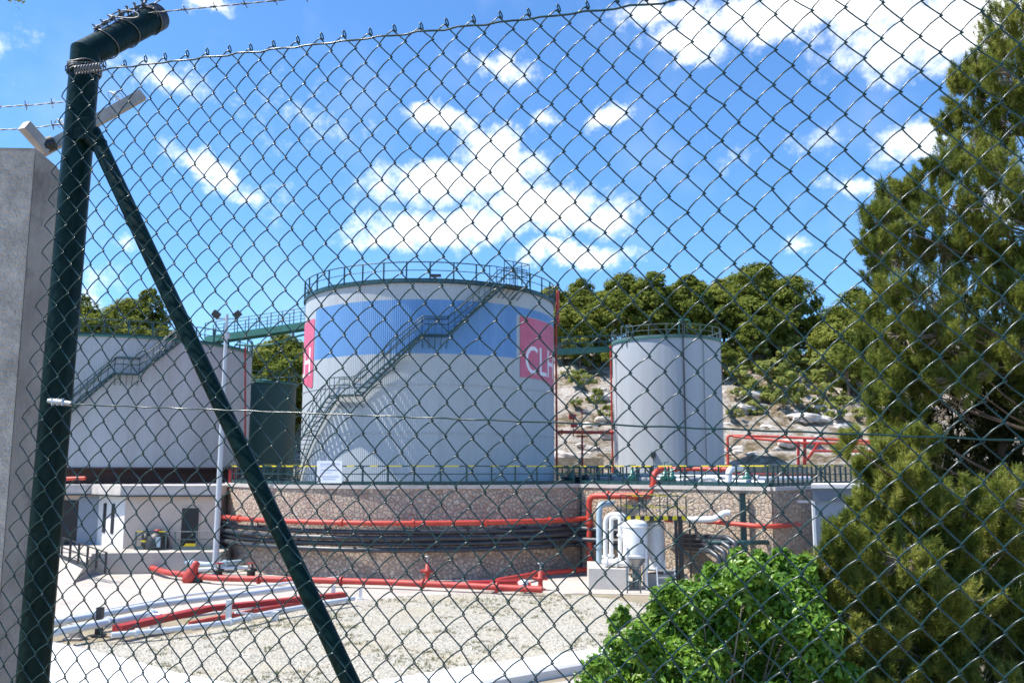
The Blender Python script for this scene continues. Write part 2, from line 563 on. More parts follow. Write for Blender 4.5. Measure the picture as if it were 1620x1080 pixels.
def gravelmat():
    m = bpy.data.materials.new('gravel')
    m.use_nodes = True
    t = m.node_tree
    b = t.nodes['Principled BSDF']
    b.inputs['Roughness'].default_value = .95
    tcn = t.nodes.new('ShaderNodeTexCoord')
    v = t.nodes.new('ShaderNodeTexVoronoi')
    v.inputs['Scale'].default_value = 17
    v.inputs['Randomness'].default_value = 1
    t.links.new(tcn.outputs['Object'], v.inputs['Vector'])
    sp = t.nodes.new('ShaderNodeSeparateColor')
    t.links.new(v.outputs['Color'], sp.inputs[0])
    r = t.nodes.new('ShaderNodeValToRGB')
    e = r.color_ramp.elements
    e[0].color = (.15, .135, .105, 1)
    e[1].color = (.57, .52, .42, 1)
    x = e.new(.2); x.color = (.33, .30, .245, 1)
    x = e.new(.55); x.color = (.44, .41, .34, 1)
    t.links.new(sp.outputs[0], r.inputs[0])
    n = t.nodes.new('ShaderNodeTexNoise')
    n.inputs['Scale'].default_value = .34
    n.inputs['Detail'].default_value = 8
    n.inputs['Roughness'].default_value = .7
    t.links.new(tcn.outputs['Object'], n.inputs['Vector'])
    q = t.nodes.new('ShaderNodeMapRange')
    q.inputs['From Min'].default_value = .5
    q.inputs['From Max'].default_value = .62
    q.inputs['To Max'].default_value = .6
    t.links.new(n.outputs['Fac'], q.inputs[0])
    mx = t.nodes.new('ShaderNodeMix')
    mx.data_type = 'RGBA'
    t.links.new(q.outputs[0], mx.inputs['Factor'])
    t.links.new(r.outputs[0], mx.inputs['A'])
    mx.inputs['B'].default_value = (.43, .37, .26, 1)
    t.links.new(mx.outputs['Result'], b.inputs['Base Color'])
    bp = t.nodes.new('ShaderNodeBump')
    bp.inputs['Strength'].default_value = .9
    bp.inputs['Distance'].default_value = .05
    t.links.new(v.outputs['Distance'], bp.inputs['Height'])
    bp.invert = True
    t.links.new(bp.outputs[0], b.inputs['Normal'])
    return m


def hillmat():
    m = bpy.data.materials.new('rocky_hillside')
    m.use_nodes = True
    t = m.node_tree
    b = t.nodes['Principled BSDF']
    b.inputs['Roughness'].default_value = .95
    tcn = t.nodes.new('ShaderNodeTexCoord')
    mp = t.nodes.new('ShaderNodeMapping')
    mp.inputs['Scale'].default_value = (.7, .7, 1.6)
    t.links.new(tcn.outputs['Object'], mp.inputs[0])
    n = t.nodes.new('ShaderNodeTexNoise')
    n.inputs['Scale'].default_value = .55
    n.inputs['Detail'].default_value = 10
    n.inputs['Roughness'].default_value = .72
    t.links.new(mp.outputs[0], n.inputs['Vector'])
    r = t.nodes.new('ShaderNodeValToRGB')
    e = r.color_ramp.elements
    e[0].position = .36
    e[0].color = (.13, .12, .05, 1)
    e[1].position = .62
    e[1].color = (.68, .62, .545, 1)
    x = e.new(.43); x.color = (.25, .19, .11, 1)
    x = e.new(.48); x.color = (.42, .33, .23, 1)
    x = e.new(.53); x.color = (.60, .53, .45, 1)
    t.links.new(n.outputs['Fac'], r.inputs[0])
    t.links.new(r.outputs[0], b.inputs['Base Color'])
    n2 = t.nodes.new('ShaderNodeTexNoise')
    n2.inputs['Scale'].default_value = 2.6
    n2.inputs['Detail'].default_value = 9
    n2.inputs['Roughness'].default_value = .7
    t.links.new(mp.outputs[0], n2.inputs['Vector'])
    bp = t.nodes.new('ShaderNodeBump')
    bp.inputs['Strength'].default_value = 1.0
    bp.inputs['Distance'].default_value = .9
    t.links.new(n2.outputs['Fac'], bp.inputs['Height'])
    t.links.new(bp.outputs[0], b.inputs['Normal'])
    return m


M['gravel'] = gravelmat()
M['hill'] = hillmat()
M['earth'] = pmat('dry_earth', (.27, .22, .15), .95, 0, .25, .8, .4, 9, dirt=(.16, .17, .07), dirt_amt=.7, dirt_scale=.9)


def cards(name, V, nper, tint, mat, parent):
    """V: (n*nper,3) world vertices of n separate faces."""
    n = len(V) // nper
    off = wloc(parent) if parent is not None else Vector((0, 0, 0))
    V = (V - np.array(off)).astype(np.float32)
    me = bpy.data.meshes.new(name)
    me.vertices.add(len(V))
    me.vertices.foreach_set('co', V.ravel())
    me.loops.add(n * nper)
    me.loops.foreach_set('vertex_index', np.arange(n * nper, dtype=np.int32))
    me.polygons.add(n)
    me.polygons.foreach_set('loop_start', np.arange(0, n * nper, nper, dtype=np.int32))
    me.update(calc_edges=True)
    a = me.attributes.new('tint', 'FLOAT', 'POINT')
    a.data.foreach_set('value', np.repeat(tint, nper).astype(np.float32))
    me.materials.append(mat)
    o = bpy.data.objects.new(name, me)
    COL.objects.link(o)
    o.parent = parent
    return o


def rnd_unit(n):
    v = rng.normal(size=(n, 3))
    return v / np.linalg.norm(v, axis=1, keepdims=True)


def nrm(v):
    return v / (np.linalg.norm(v, axis=-1, keepdims=True) + 1e-9)


# ------------------------------------------------------------------ terrain
def hillz(x, y):
    left = min(1.0, max(0.0, (6 - x) / 16))
    y0_ = 71.5 + 11 * left
    dst = math.hypot(x - 12.65, y - 72.0)
    t = max(0.0, y - y0_)
    t *= min(1.0, max(0.0, (dst - 5.2) / 5.0))
    k = .43 + .02 * left
    notch = math.exp(-((x - 41) / 6.5) ** 2) * 2.5
    z = 4.6 + k * min(t, 36) + .10 * max(0, t - 36) - notch * min(1, t / 25)
    if y < y0_:
        z = 4.6 - min(1.5, (y0_ - y) * 1.4)
    p = Vector((x * .12, y * .12, 0))
    rough = min(1, t / 5)
    z += rough * (.7 * (noise.fractal(p, 1.0, 2.0, 5) ) + .9 * abs(noise.noise(p * 2.9)))
    z += rough * (.55 * (1 - abs(noise.noise(Vector((x * .42, y * .42, 2.0)))) * 2) + .3 * noise.noise(Vector((x * .95, y * .95, 7.0))))
    z += rough * .55 * (math.floor(z * .8) / .8 - z + .5)
    return z


def grid(name, xs, ys, fz, mat):
    nx, ny = len(xs), len(ys)
    vs = [(x, y, fz(x, y)) for y in ys for x in xs]
    fs = [(j * nx + i, j * nx + i + 1, (j + 1) * nx + i + 1, (j + 1) * nx + i) for j in range(ny - 1) for i in range(nx - 1)]
    b = MB()
    b.add(vs, fs, 0, True)
    o = b.build(name, mat)
    o['kind'] = 'structure'
    return o


def groundz(x, y):
    if y < 22:
        s = max(0, min(1, (22 - y) / 19.5))
        z = 4.0 * s
        if y < 20:
            z += .12 * noise.noise(Vector((x * .6, y * .6, 3)))
        return z - .02
    return -.02


gx = [-1500, -600, -200, -100] + list(np.arange(-60, 60.1, 3)) + [100, 200, 600, 1500]
gy = [-600, -100, -30] + list(np.arange(-10, 24, 1.0)) + [30, 45, 60, 90, 200, 600, 2000]
grid('ground', gx, gy, groundz, M['earth'])
hx = list(np.arange(-120, -44, 4)) + list(np.arange(-44, 62, .9)) + list(np.arange(62, 140, 4))
hy = list(np.arange(67.5, 112, .8)) + list(np.arange(112, 240, 6))
grid('hill', hx, hy, hillz, M['hill'])


def sheet(name, poly, z, mat, depth=.02):
    b = MB()
    b.prism([(p[0], p[1]) for p in poly], z - depth, z)
    o = b.build(name, mat)
    o['kind'] = 'structure'
    return o


sheet('concrete_yard', [(-60, 30), (-26, 30), (-14, 33.6), (-9, 37.5), (-3, 39.5), (3, 41.2), (10, 40.0), (16, 38), (30, 36), (30, 60), (-60, 60)], .004, M['concrete'])
gpoly = [gp(*q) for q in [(60, 1022), (200, 1012), (300, 1002), (420, 978), (480, 964), (560, 952), (640, 943), (740, 938), (860, 937), (960, 946), (1040, 958), (1120, 980), (1180, 1010), (1120, 1030), (960, 1040), (800, 1068), (640, 1090), (480, 1110), (300, 1090), (180, 1052)]]
sheet('gravel_bed', gpoly, .012, M['gravel'])
# pale oval kerb round the near side of the gravel
upper = [gp(*q) for q in [(20, 1012), (120, 1034), (200, 1054), (280, 1077), (370, 1096), (500, 1108), (640, 1084), (740, 1067), (860, 1050), (960, 1036), (1040, 1020), (1120, 998)]]
kb = MB()
inner = [Vector((p.x, p.y, 0)) for p in upper]
wid = [4.6, 3.8, 3.2, 2.7, 2.4, 2.2, 2.0, 1.7, 1.45, 1.3, 1.2, 1.2]
outer = []
for i, p in enumerate(inner):
    a, c = inner[max(0, i - 1)], inner[min(len(inner) - 1, i + 1)]
    t = (c - a).normalized()
    nrm2 = Vector((t.y, -t.x, 0))
    outer.append(p + nrm2 * wid[i])
prof = [(inner[i], outer[i]) for i in range(len(inner))]
vs, fs = [], []
for (a, c) in prof:
    m1, m2 = a.lerp(c, .04), a.lerp(c, .96)
    vs += [(a.x, a.y, -.05), (a.x, a.y, .22), (m1.x, m1.y, .26), (m2.x, m2.y, .26), (c.x, c.y, .20), (c.x, c.y, -.3)]
for i in range(len(prof) - 1):
    for j in range(5):
        fs.append((i * 6 + j, i * 6 + j + 1, (i + 1) * 6 + j + 1, (i + 1) * 6 + j))
kb.add(vs, fs)
ko = kb.build('kerb', M['white_conc'])
ko['kind'] = 'structure'
sheet('inspection_path', [gp(*q) for q in [(560, 1150), (700, 1106), (860, 1082), (1000, 1060), (1080, 1046), (1080, 1080), (900, 1130), (700, 1170)]], .006, M['concrete'])

# ------------------------------------------------------------------ tanks
BIG = Vector((-5.43, 58.5, 0))


def polar(c, r, phi, z):
    """phi in degrees: 0 faces the road side (-Y), positive to the right."""
    a = R(phi)
    return Vector((c.x + r * math.sin(a), c.y - r * math.cos(a), z))


def shell(c, rad, zs, nrib, amp, sel, mats, name, parent, per=4):
    b = MB()
    n = nrib * per
    ang = [2 * PI * i / n for i in range(n)]
    rr = [rad + amp * math.cos(2 * PI * i / per) for i in range(n)]
    vs = [(c.x + rr[i] * math.sin(ang[i]), c.y - rr[i] * math.cos(ang[i]), z) for z in zs for i in range(n)]
    b.v = vs
    for j in range(len(zs) - 1):
        zc = (zs[j] + zs[j + 1]) / 2
        for i in range(n):
            i2 = (i + 1) % n
            b.f.append([j * n + i, j * n + i2, (j + 1) * n + i2, (j + 1) * n + i])
            ph = math.degrees(ang[i] + PI / n)
            ph = ph - 360 if ph > 180 else ph
            b.m.append(sel(ph, zc))
            b.sm.append(False)
    return b.build(name, mats, parent)


def ring_rail(root, c, r, z, h, n, skip=lambda p: False, mat='rail', pr=.036, pw=.085):
    g = MB()
    for hz, rr in ((h, pr), (h * .55, pr * .7)):
        seg, run = 96, []
        for i in range(seg + 1):
            ph = 360 * i / seg - 180
            if skip(ph):
                if len(run) > 1:
                    g.tube(run, rr, 6)
                run = []
            else:
                run.append(polar(c, r, ph, z + hz))
        if len(run) > 1:
            g.tube(run, rr, 6)
    kick = [polar(c, r, 360 * i / 96 - 180, z + .06) for i in range(97)]
    for i in range(96):
        g.bar(kick[i], kick[i + 1], .02, .13)
    gr = g.build('guard_rail', M[mat], root)
    first = None
    for i in range(n):
        ph = 360 * (i + .5) / n - 180
        if skip(ph):
            continue
        p = polar(c, r, ph, z)
        if first is None:
            q = MB()
            q.bar(p, p + Vector((0, 0, h)), pw, pw)
            first = q.build('rail_post', M[mat], gr)
            first_p = p
        else:
            o = first.copy()
            COL.objects.link(o)
            o.parent = gr
            o.location = p - first_p
    return gr


def staircase(root, c, r, flights, landings, width=.75, mat='rail', step=.26, tread_mat='greyrail'):
    """flights: (phi0,z0,phi1,z1); landings: (phi0,phi1,z)"""
    b = MB()
    ri, ro = r + .12, r + .12 + width

    def arc(rr, p0, z0, p1, z1, n):
        return [polar(c, rr, p0 + (p1 - p0) * k / n, z0 + (z1 - z0) * k / n) for k in range(n + 1)]
    for (p0, z0, p1, z1) in flights:
        for rr in (ri, ro):
            ps = arc(rr, p0, z0, p1, z1, 10)
            for k in range(10):
                b.bar(ps[k], ps[k + 1], .04, .11)
    for (p0, p1, z) in landings:
        ps, qs = arc(ri, p0, z, p1, z, 4), arc(ro, p0, z, p1, z, 4)
        for k in range(4):
            b.add([ps[k], ps[k + 1], qs[k + 1], qs[k], ps[k] - Vector((0, 0, .07)), ps[k + 1] - Vector((0, 0, .07)), qs[k + 1] - Vector((0, 0, .07)), qs[k] - Vector((0, 0, .07))],
                  [(0, 1, 2, 3), (7, 6, 5, 4), (2, 6, 7, 3), (0, 4, 5, 1), (0, 3, 7, 4), (1, 5, 6, 2)])
        for k in range(5):
            b.bar(polar(c, r + .01, p0 + (p1 - p0) * k / 4, z - .7), qs[k] - Vector((0, 0, .08)), .035, .035)
    st = b.build('staircase', M[mat], root)
    h = MB()
    path = []
    segs = sorted([(f[0], f[1], f[2], f[3]) for f in flights] + [(l[0], l[2], l[1], l[2]) for l in landings], key=lambda s: s[0])
    for rr, hts in ((ro, (1.0, .55)), (ri, (1.0,))):
        for hh in hts:
            line = []
            for s_ in segs:
                line += arc(rr, s_[0], s_[1] + hh, s_[2], s_[3] + hh, 8)
            h.tube(line, .032, 6)
    for s_ in segs:
        n = max(2, int(abs(s_[2] - s_[0]) / 2.2))
        for k in range(n + 1):
            t = k / n
            p = polar(c, ro, s_[0] + (s_[2] - s_[0]) * t, s_[1] + (s_[3] - s_[1]) * t)
            h.bar(p, p + Vector((0, 0, 1.0)), .03, .03)
    h.build('handrail', M[mat], st)
    for (p0, z0, p1, z1) in flights:
        n = max(3, int(round(abs(z1 - z0) / step)))
        for k in range(n):
            t = (k + .5) / n
            ph, z = p0 + (p1 - p0) * t, z0 + (z1 - z0) * t
            q = MB()
            q.box(polar(c, (ri + ro) / 2, ph, z), (.26, width - .06, .04), rz=R(ph))
            q.build('tread', M[tread_mat], st)
    return st


# ---- the big tank with the blue band
RB, ZB0, ZB1 = 8.2, 4.7, 16.35
root = thing('storage_tank', 'tallest grey ribbed tank with a blue band and pink lettered panels', 'tank', (BIG.x, BIG.y, ZB0))
zs = [ZB0, 7.6, 9.6, 12.1, 14.75, 15.25, ZB1]


def selb(ph, z):
    if 12.1 < z < 14.75:
        return 1 if -54 < ph < 44.2 else 0
    if 14.75 < z < 15.25:
        return 1 if -54 < ph < 100 else 0
    return 0


shell(BIG, RB, zs, 400, .007, selb, [M['shell'], M['blue']], 'shell', root)
b = MB()
b.revolve(BIG, [(RB - .02, ZB1), (RB - .5, ZB1 + .06), (3, ZB1 + .55), (.01, ZB1 + .8)], 96)
b.build('roof', M['roof'], root)
b = MB()
b.revolve(BIG, [(RB + .02, ZB1 - .14), (RB + .14, ZB1 - .14), (RB + .14, ZB1 - .02), (RB - .05, ZB1 - .015)], 128, smooth=False)
b.build('rim_girder', M['rail'], root)
for zz in (7.55, 10.3):
    b = MB()
    b.revolve(BIG, [(RB + .02, zz - .025), (RB + .034, zz - .025), (RB + .034, zz + .025), (RB + .02, zz + .025)], 128, smooth=False)
    b.build('seam_band', M['shell_small'], root)
ring_rail(root, BIG, RB + .10, ZB1, 1.08, 38, skip=lambda p: 33 < p < 41)
staircase(root, BIG, RB, [(-68, 4.75, -34, 9.75), (-22.5, 9.75, 2.2, 13.1), (11.5, 13.1, 34, ZB1 - .05)], [(-34, -22.5, 9.75), (2.2, 11.5, 13.1), (34, 44, ZB1 - .05)], .8)
# access cage at the head of the stair
b = MB()
for ph in (33, 37, 41, 45):
    p = polar(BIG, RB + .95, ph, ZB1)
    b.bar(p, p + Vector((0, 0, 1.35)), .05, .05)
    p = polar(BIG, RB - .7, ph, ZB1)
    b.bar(p, p + Vector((0, 0, 1.35)), .05, .05)
for rr in (RB + .95, RB - .7):
    for hh in (.7, 1.33):
        b.tube([polar(BIG, rr, p, ZB1 + hh) for p in (33, 37, 41, 45)], .028, 6)
for ph in (45,):
    for hh in (.7, 1.33):
        b.tube([polar(BIG, RB - .7, ph, ZB1 + hh), polar(BIG, RB + .95, ph, ZB1 + hh)], .028, 6)
b.build('access_cage', M['rail'], root)
b = MB()
b.box(polar(BIG, RB - .15, 7, ZB1 + .33), (.62, .3, .14))
b.bar(polar(BIG, RB - .15, 7, ZB1), polar(BIG, RB - .15, 7, ZB1 + .3), .06, .06)
b.build('rim_lamp', M['black'], root)


def cyl_poly(b, c, r, pts, mi=0):
    """fan-free strip: pts is a list of (phi, zlow, zhigh)"""
    vs = []
    for (ph, z0, z1) in pts:
        vs += [polar(c, r, ph, z0), polar(c, r, ph, z1)]
    b.add(vs, [(2 * i, 2 * i + 2, 2 * i + 3, 2 * i + 1) for i in range(len(pts) - 1)], mi)


def emblem(root, c, r, p0):
    """pink speech-flag panel, 36 degrees wide, white letters C L H"""
    b = MB()
    pts = []
    for k in range(25):
        t = k / 24
        zl = 11.0 if t < .45 else 11.0 - .62 * (t - .45) / .55
        if t > .97:
            zl += .1
        pts.append((p0 + 36 * t, zl, 14.7))
    cyl_poly(b, c, r + .032, pts)
    pan = b.build('emblem_panel', M['pink'], root)
    l = MB()
    rr = r + .040
    deg = 180 / PI / r
    zc, hh, th = 12.12, .86, .24
    # C
    cx = p0 + 3.2 + .86 * deg * .95
    vs = []
    n = 26
    for k in range(n + 1):
        a = R(48 + 264 * k / n)
        for q in (1.0, 1 - th / hh):
            vs.append(polar(c, rr, cx + hh * .92 * q * math.cos(a) * deg, zc + hh * q * math.sin(a)))
    l.add(vs, [(2 * k, 2 * k + 1, 2 * k + 3, 2 * k + 2) for k in range(n)])

    def rect(pa, pb, z0, z1):
        cyl_poly(l, c, rr, [(pa + (pb - pa) * k / 4, z0, z1) for k in range(5)])
    w = th * deg
    a = p0 + 14.2
    rect(a, a + w, zc - hh, zc + hh)
    rect(a + w, a + 7.2, zc - hh, zc - hh + th)
    a = p0 + 22.6
    rect(a, a + w, zc - hh, zc + hh)
    rect(a + w, a + 8.2, zc - th / 2, zc + th / 2)
    rect(a + 8.2, a + 8.2 + w, zc - hh, zc + hh)
    l.build('lettering', M['letter'], pan)


emblem(root, BIG, RB, 46)
emblem(root, BIG, RB, -90.8)

# ---- the left tank
LT = Vector((-28.1, 64.1, 0))
RL, ZL0, ZL1 = 8.75, 5.62, 13.97
root = thing('storage_tank', 'wide low grey tank on a dark base behind the green brace and the pale pole', 'tank', (LT.x, LT.y, 4.3))
shell(LT, RL, [ZL0, 8, 10.6, ZL1], 390, .008, lambda p, z: 0, [M['shell_small']], 'shell', root)
b = MB()
b.revolve(LT, [(RL - .02, ZL1), (RL - .4, ZL1 + .05), (3, ZL1 + .7), (.01, ZL1 + .95)], 96)
b.build('roof', M['roof'], root)
b = MB()
b.revolve(LT, [(RL + .02, ZL1 - .12), (RL + .12, ZL1 - .12), (RL + .12, ZL1), (RL - .05, ZL1)], 128, smooth=False)
b.build('rim_girder', M['bridge'], root)
b = MB()
b.revolve(LT, [(RL - .35, 4.3), (RL - .35, ZL0 - .12), (RL + .08, ZL0 - .12), (RL + .08, ZL0 + .02), (RL, ZL0 + .02)], 96, smooth=False)
b.build('base_ring', M['rust_shade'], root)  # the shadow below the tank is in this ring's colour
VA = math.degrees(math.atan2(LT.x, LT.y))     # the view direction to this tank


def vphi(p):
    return p - VA * -1.0


ring_rail(root, LT, RL + .02, ZL1, 1.0, 38, mat='rail', skip=lambda p: 43 < p < 49)
o = 23.7
staircase(root, LT, RL, [(-40, 6.3, 4, 9.05), (4, 9.05, -4 + o, 11.5), (4.5 + o, 11.5, 44, ZL1 - .05)], [(-4 + o, 4.5 + o, 11.5)], .75)

# ---- the small tank
ST = Vector((12.65, 72.0, 0))
RS, ZS0, ZS1 = 4.37, 4.7, 15.7
root = thing('storage_tank', 'narrow grey tank with a green rim beside the rocky slope', 'tank', (ST.x, ST.y, ZS0))
shell(ST, RS, [ZS0, 8, 11.5, ZS1], 60, .0015, lambda p, z: 0, [M['shell_small']], 'shell', root, per=6)
b = MB()
b.revolve(ST, [(RS - .01, ZS1), (RS - .3, ZS1 + .05), (.01, ZS1 + .45)], 64)
b.build('roof', M['roof'], root)
b = MB()
b.revolve(ST, [(RS + .01, ZS1 - .12), (RS + .1, ZS1 - .12), (RS + .1, ZS1), (RS - .05, ZS1)], 96, smooth=False)
b.build('rim_girder', M['bridge'], root)
ring_rail(root, ST, RS + .06, ZS1, .95, 20, mat='greyrail', pr=.024, pw=.055, skip=lambda p: -70 < p < -58)
b = MB()
x = polar(ST, RS + .06, 9, ZS1)
b.tube(fillet([x + Vector((-.42, 0, 0)), x + Vector((-.42, 0, 1.25)), x + Vector((.42, 0, 1.25)), x + Vector((.42, 0, .6))], .2), .06, 8)
b.build('vent_pipe', M['bridge'], root)
b = MB()
b.tube([polar(ST, RS + .12, 7, ZS1 + 1.1), polar(ST, RS + .12, 7, ZS0 + .2)], .05, 8)
b.build('downpipe', M['black'], root)
b = MB()
b.tube([polar(ST, RS + .06, 30, ZS1 - .2), polar(ST, RS + .06, 30, ZS0 + .2)], .02, 6)
b.build('conduit', M['greyrail'], root)
b = MB()
b.box(polar(ST, RS + .1, -25, 6.6), (.32, .22, .42), rz=R(-25))
b.bar(polar(ST, RS + .06, -25, 6.4), polar(ST, RS + .06, -25, 4.9), .04, .04)
b.build('junction_box', M['black'], root)
for ph in (-60, -66):
    pass
b = MB()
for s_ in (-.3, .3):
    q = polar(ST, RS + .05, -58, ZS1)
    t = Vector((math.cos(R(-58)), math.sin(R(-58)), 0)) * s_
    b.tube(fillet([q + t + Vector((0, 0, -.6)), q + t + Vector((0, 0, 1.15)), q + t - Vector((math.sin(R(-58)), -math.cos(R(-58)), 0)) * .7 + Vector((0, 0, 1.15)), q + t - Vector((math.sin(R(-58)), -math.cos(R(-58)), 0)) * .7 + Vector((0, 0, .1))], .25), .035, 6)
b.build('ladder_hoop', M['greyrail'], root)

# ---- the dark green tank between
GT = Vector((pt(415, 620, 79).x, 79.0, 0))
root = thing('storage_tank', 'dark green tank half hidden between the left tank and the tallest tank', 'tank', (GT.x, GT.y, 4.7))
b = MB()
b.revolve(GT, [(2.95, 4.7), (2.95, 12.95)], 64)
b.build('shell', M['green_tank'], root)
b = MB()
b.revolve(GT, [(2.96, 12.87), (3.08, 12.87), (3.08, 13.01), (2.9, 13.02), (.01, 13.5)], 64)
b.build('roof', M['bridge'], root)
ring_rail(root, GT, 2.95, 13.0, .9, 14, mat='rail')

# ------------------------------------------------------------------ retaining walls and platform
WR = 12.5


def wphi(p):
    return polar(BIG, WR, p, 0)


arc = [wphi(p) for p in np.arange(-76, 50, 3)]
C0 = arc[-1].copy()
C1 = Vector((12.2, 42.1, 0))
C2 = Vector((16.6, 46.5, 0))
TOPW = 4.66
plat0 = [(p.x, p.y) for p in arc] + [(C1.x, C1.y), (C2.x, C2.y), (24, 50), (40, 60), (40, 82), (-44, 82), (-44, 60.6), (-17.6, 60.6)]
plat = plat0
b = MB()
b.prism(plat, 0, TOPW - .02)
b.build('platform', M['platform'])['kind'] = 'structure'


def wall_run(name, label, pts, z0, z1, mat, thick=.35, cop=.16):
    root = thing(name, label, 'wall', (pts[0].x, pts[0].y, z0))
    f = MB()
    n = len(pts)
    offs = []
    for i in range(n):
        a, c = pts[max(0, i - 1)], pts[min(n - 1, i + 1)]
        t = (c - a).normalized()
        offs.append(Vector((t.y, -t.x, 0)))
    vs = []
    for i in range(n):
        p = pts[i] + offs[i] * thick * .3
        vs += [(p.x, p.y, z0), (p.x, p.y, z1)]
    nb = len(vs)
    f.add(vs, [(2 * i, 2 * i + 2, 2 * i + 3, 2 * i + 1) for i in range(n - 1)])
    # end faces so that the wall has its thickness
    for i in (0, n - 1):
        p, q = pts[i] + offs[i] * thick * .3, pts[i] - offs[i] * thick
        f.add([(p.x, p.y, z0), (q.x, q.y, z0), (q.x, q.y, z1), (p.x, p.y, z1)], [(0, 1, 2, 3)])
    f.build('stone_face', mat, root)
    c_ = MB()
    vs = []
    for i in range(n):
        p, q = pts[i] + offs[i] * (thick * .3 + .07), pts[i] - offs[i] * thick
        vs += [(p.x, p.y, z1 - .02), (p.x, p.y, z1 + cop), (q.x, q.y, z1 + cop), (q.x, q.y, z1 - .02)]
    fs = []
    for i in range(n - 1):
        for j in range(3):
            fs.append((i * 4 + j, (i + 1) * 4 + j, (i + 1) * 4 + j + 1, i * 4 + j + 1))
        fs.append((i * 4 + 3, (i + 1) * 4 + 3, (i + 1) * 4, i * 4))
    fs += [(3, 2, 1, 0), (4 * n - 4, 4 * n - 3, 4 * n - 2, 4 * n - 1)]
    c_.add(vs, fs)
    c_.build('coping', M['coping'], root)
    return root


w1 = wall_run('stone_retaining_wall', 'long curved rubble stone wall carrying the orange pipe in front of the tallest tank', arc, 0, TOPW - .1, M['stone'])
w2 = wall_run('stone_retaining_wall', 'sunlit pale rubble wall behind the white filter vessel', [C0 + (C1 - C0) * (k / 6) for k in range(7)], 0, TOPW - .1, M['stone2'])
w3 = wall_run('stone_retaining_wall', 'shaded rubble wall running back to the blue grey cabin', [C1 + (C2 - C1) * (k / 4) for k in range(5)], 0, TOPW - .1, M['stone'])
# pipe brackets on the curved wall
for ph in (-60, -38, -18, 0, 14, 28, 40):
    b = MB()
    b.bar(polar(BIG, WR + .12, ph, 2.55), polar(BIG, WR + .75, ph, 2.55), .07, .07)
    b.bar(polar(BIG, WR + .7, ph, 2.5), polar(BIG, WR + .7, ph, 2.78), .08, .06)
    b.build('pipe_bracket', M['black'], w1)
for ph in (-64, -47, -27, -9, 7, 21, 35):
    b = MB()
    b.bar(polar(BIG, WR + .12, ph, 1.5), polar(BIG, WR + .85, ph, 1.5), .08, .08)
    b.bar(polar(BIG, WR + .16, ph, 1.5), polar(BIG, WR + .16, ph, 2.5), .06, .06)
    b.build('pipe_bracket', M['black'], w1)
# dark drainpipe at the joint of the two walls
b = MB()
q = polar(BIG, WR + .22, 46.5, 0)
b.bar((q.x, q.y, 0), (q.x, q.y, 4.4), .1, .1)
b.build('wall_joint', M['black'], w1)


def guard(name, label, pts, z, h, mat, tape=True, gap=1.35, pr=.025, rails=(.5, .0), pw=.085):
    """a straight-barred railing with yellow and black top rail"""
    root = thing(name, label, 'railing', (pts[0].x, pts[0].y, z))
    L = [0]
    for i in range(1, len(pts)):
        L.append(L[-1] + (pts[i] - pts[i - 1]).length)

    def at(s):
        for i in range(1, len(L)):
            if s <= L[i] + 1e-6:
                t = (s - L[i - 1]) / (L[i] - L[i - 1])
                return pts[i - 1].lerp(pts[i], t)
        return pts[-1]
    T = L[-1]
    b = MB()
    if tape:
        n = int(T / .42)
        for k in range(n):
            p, q = at(T * k / n), at(T * (k + 1) / n)
            b.bar(Vector((p.x, p.y, z + h)), Vector((q.x, q.y, z + h)), .06, .06, mi=0 if (k * 7) % 5 < 2 or k % 3 == 0 else 1)
        b.build('top_rail', [M['yellow'], M['rail']], root)
    else:
        b.tube([Vector((p.x, p.y, z + h)) for p in pts], pr, 6)
        b.build('top_rail', M[mat], root)
    b = MB()
    for rr in rails:
        for i in range(len(pts) - 1):
            b.bar(Vector((pts[i].x, pts[i].y, z + .08 + h * rr)), Vector((pts[i + 1].x, pts[i + 1].y, z + .08 + h * rr)), .03, .05 if rr else .24)
    b.build('lower_rail', M[mat], root)
    n = max(1, int(round(T / gap)))
    first = None
    for k in range(n + 1):
        p = at(T * k / n)
        p = Vector((p.x, p.y, z))
        if first is None:
            q = MB()
            q.bar(p, p + Vector((0, 0, h)), pw, pw)
            first, fp = q.build('rail_post', M[mat], root), p
        else:
            o = first.copy()
            COL.objects.link(o)
            o.parent = root
            o.location = p - fp
    return root


ZR = TOPW + .06
guard('guard_railing', 'dark railing with yellow and black top rail along the curved stone wall', [polar(BIG, WR - .18, p, 0) for p in np.arange(-74, 48, 4)], ZR, .98, 'rail')
nin = Vector((-(C1 - C0).y, (C1 - C0).x, 0)).normalized() * .2
guard('guard_railing', 'dark railing with yellow and black top rail above the sunlit rubble wall', [C0 + nin, C1 + nin], ZR, .98, 'rail', gap=1.0)
nin2 = Vector((-(C2 - C1).y, (C2 - C1).x, 0)).normalized() * .2
guard('guard_railing', 'closely barred dark railing above the shaded rubble wall', [C1 + nin2, C2 + nin2, Vector((24, 52.5, 0))], ZR, .98, 'rail', gap=.5)
# white notice board hung on the railing
p = pt(522, 746, 46.8)
root = thing('notice_board', 'white notice board on the railing in front of the tallest tank', 'sign', (p.x, p.y - .12, p.z - .6))
b = MB()
b.box((p.x, p.y - .12, p.z), (1.42, .03, 1.15), rz=R(-14))
b.build('board', M['sign'], root)
b = MB()
for k, (w_, dx) in enumerate(((1.1, 0), (.9, -.1), (1.15, .02), (.7, -.2), (1.0, 0), (.8, .1))):
    b.box((p.x + dx, p.y - .142, p.z + .42 - k * .16), (w_, .006, .05), rz=R(-14))
b.build('faded_print', M['signblue'], root)

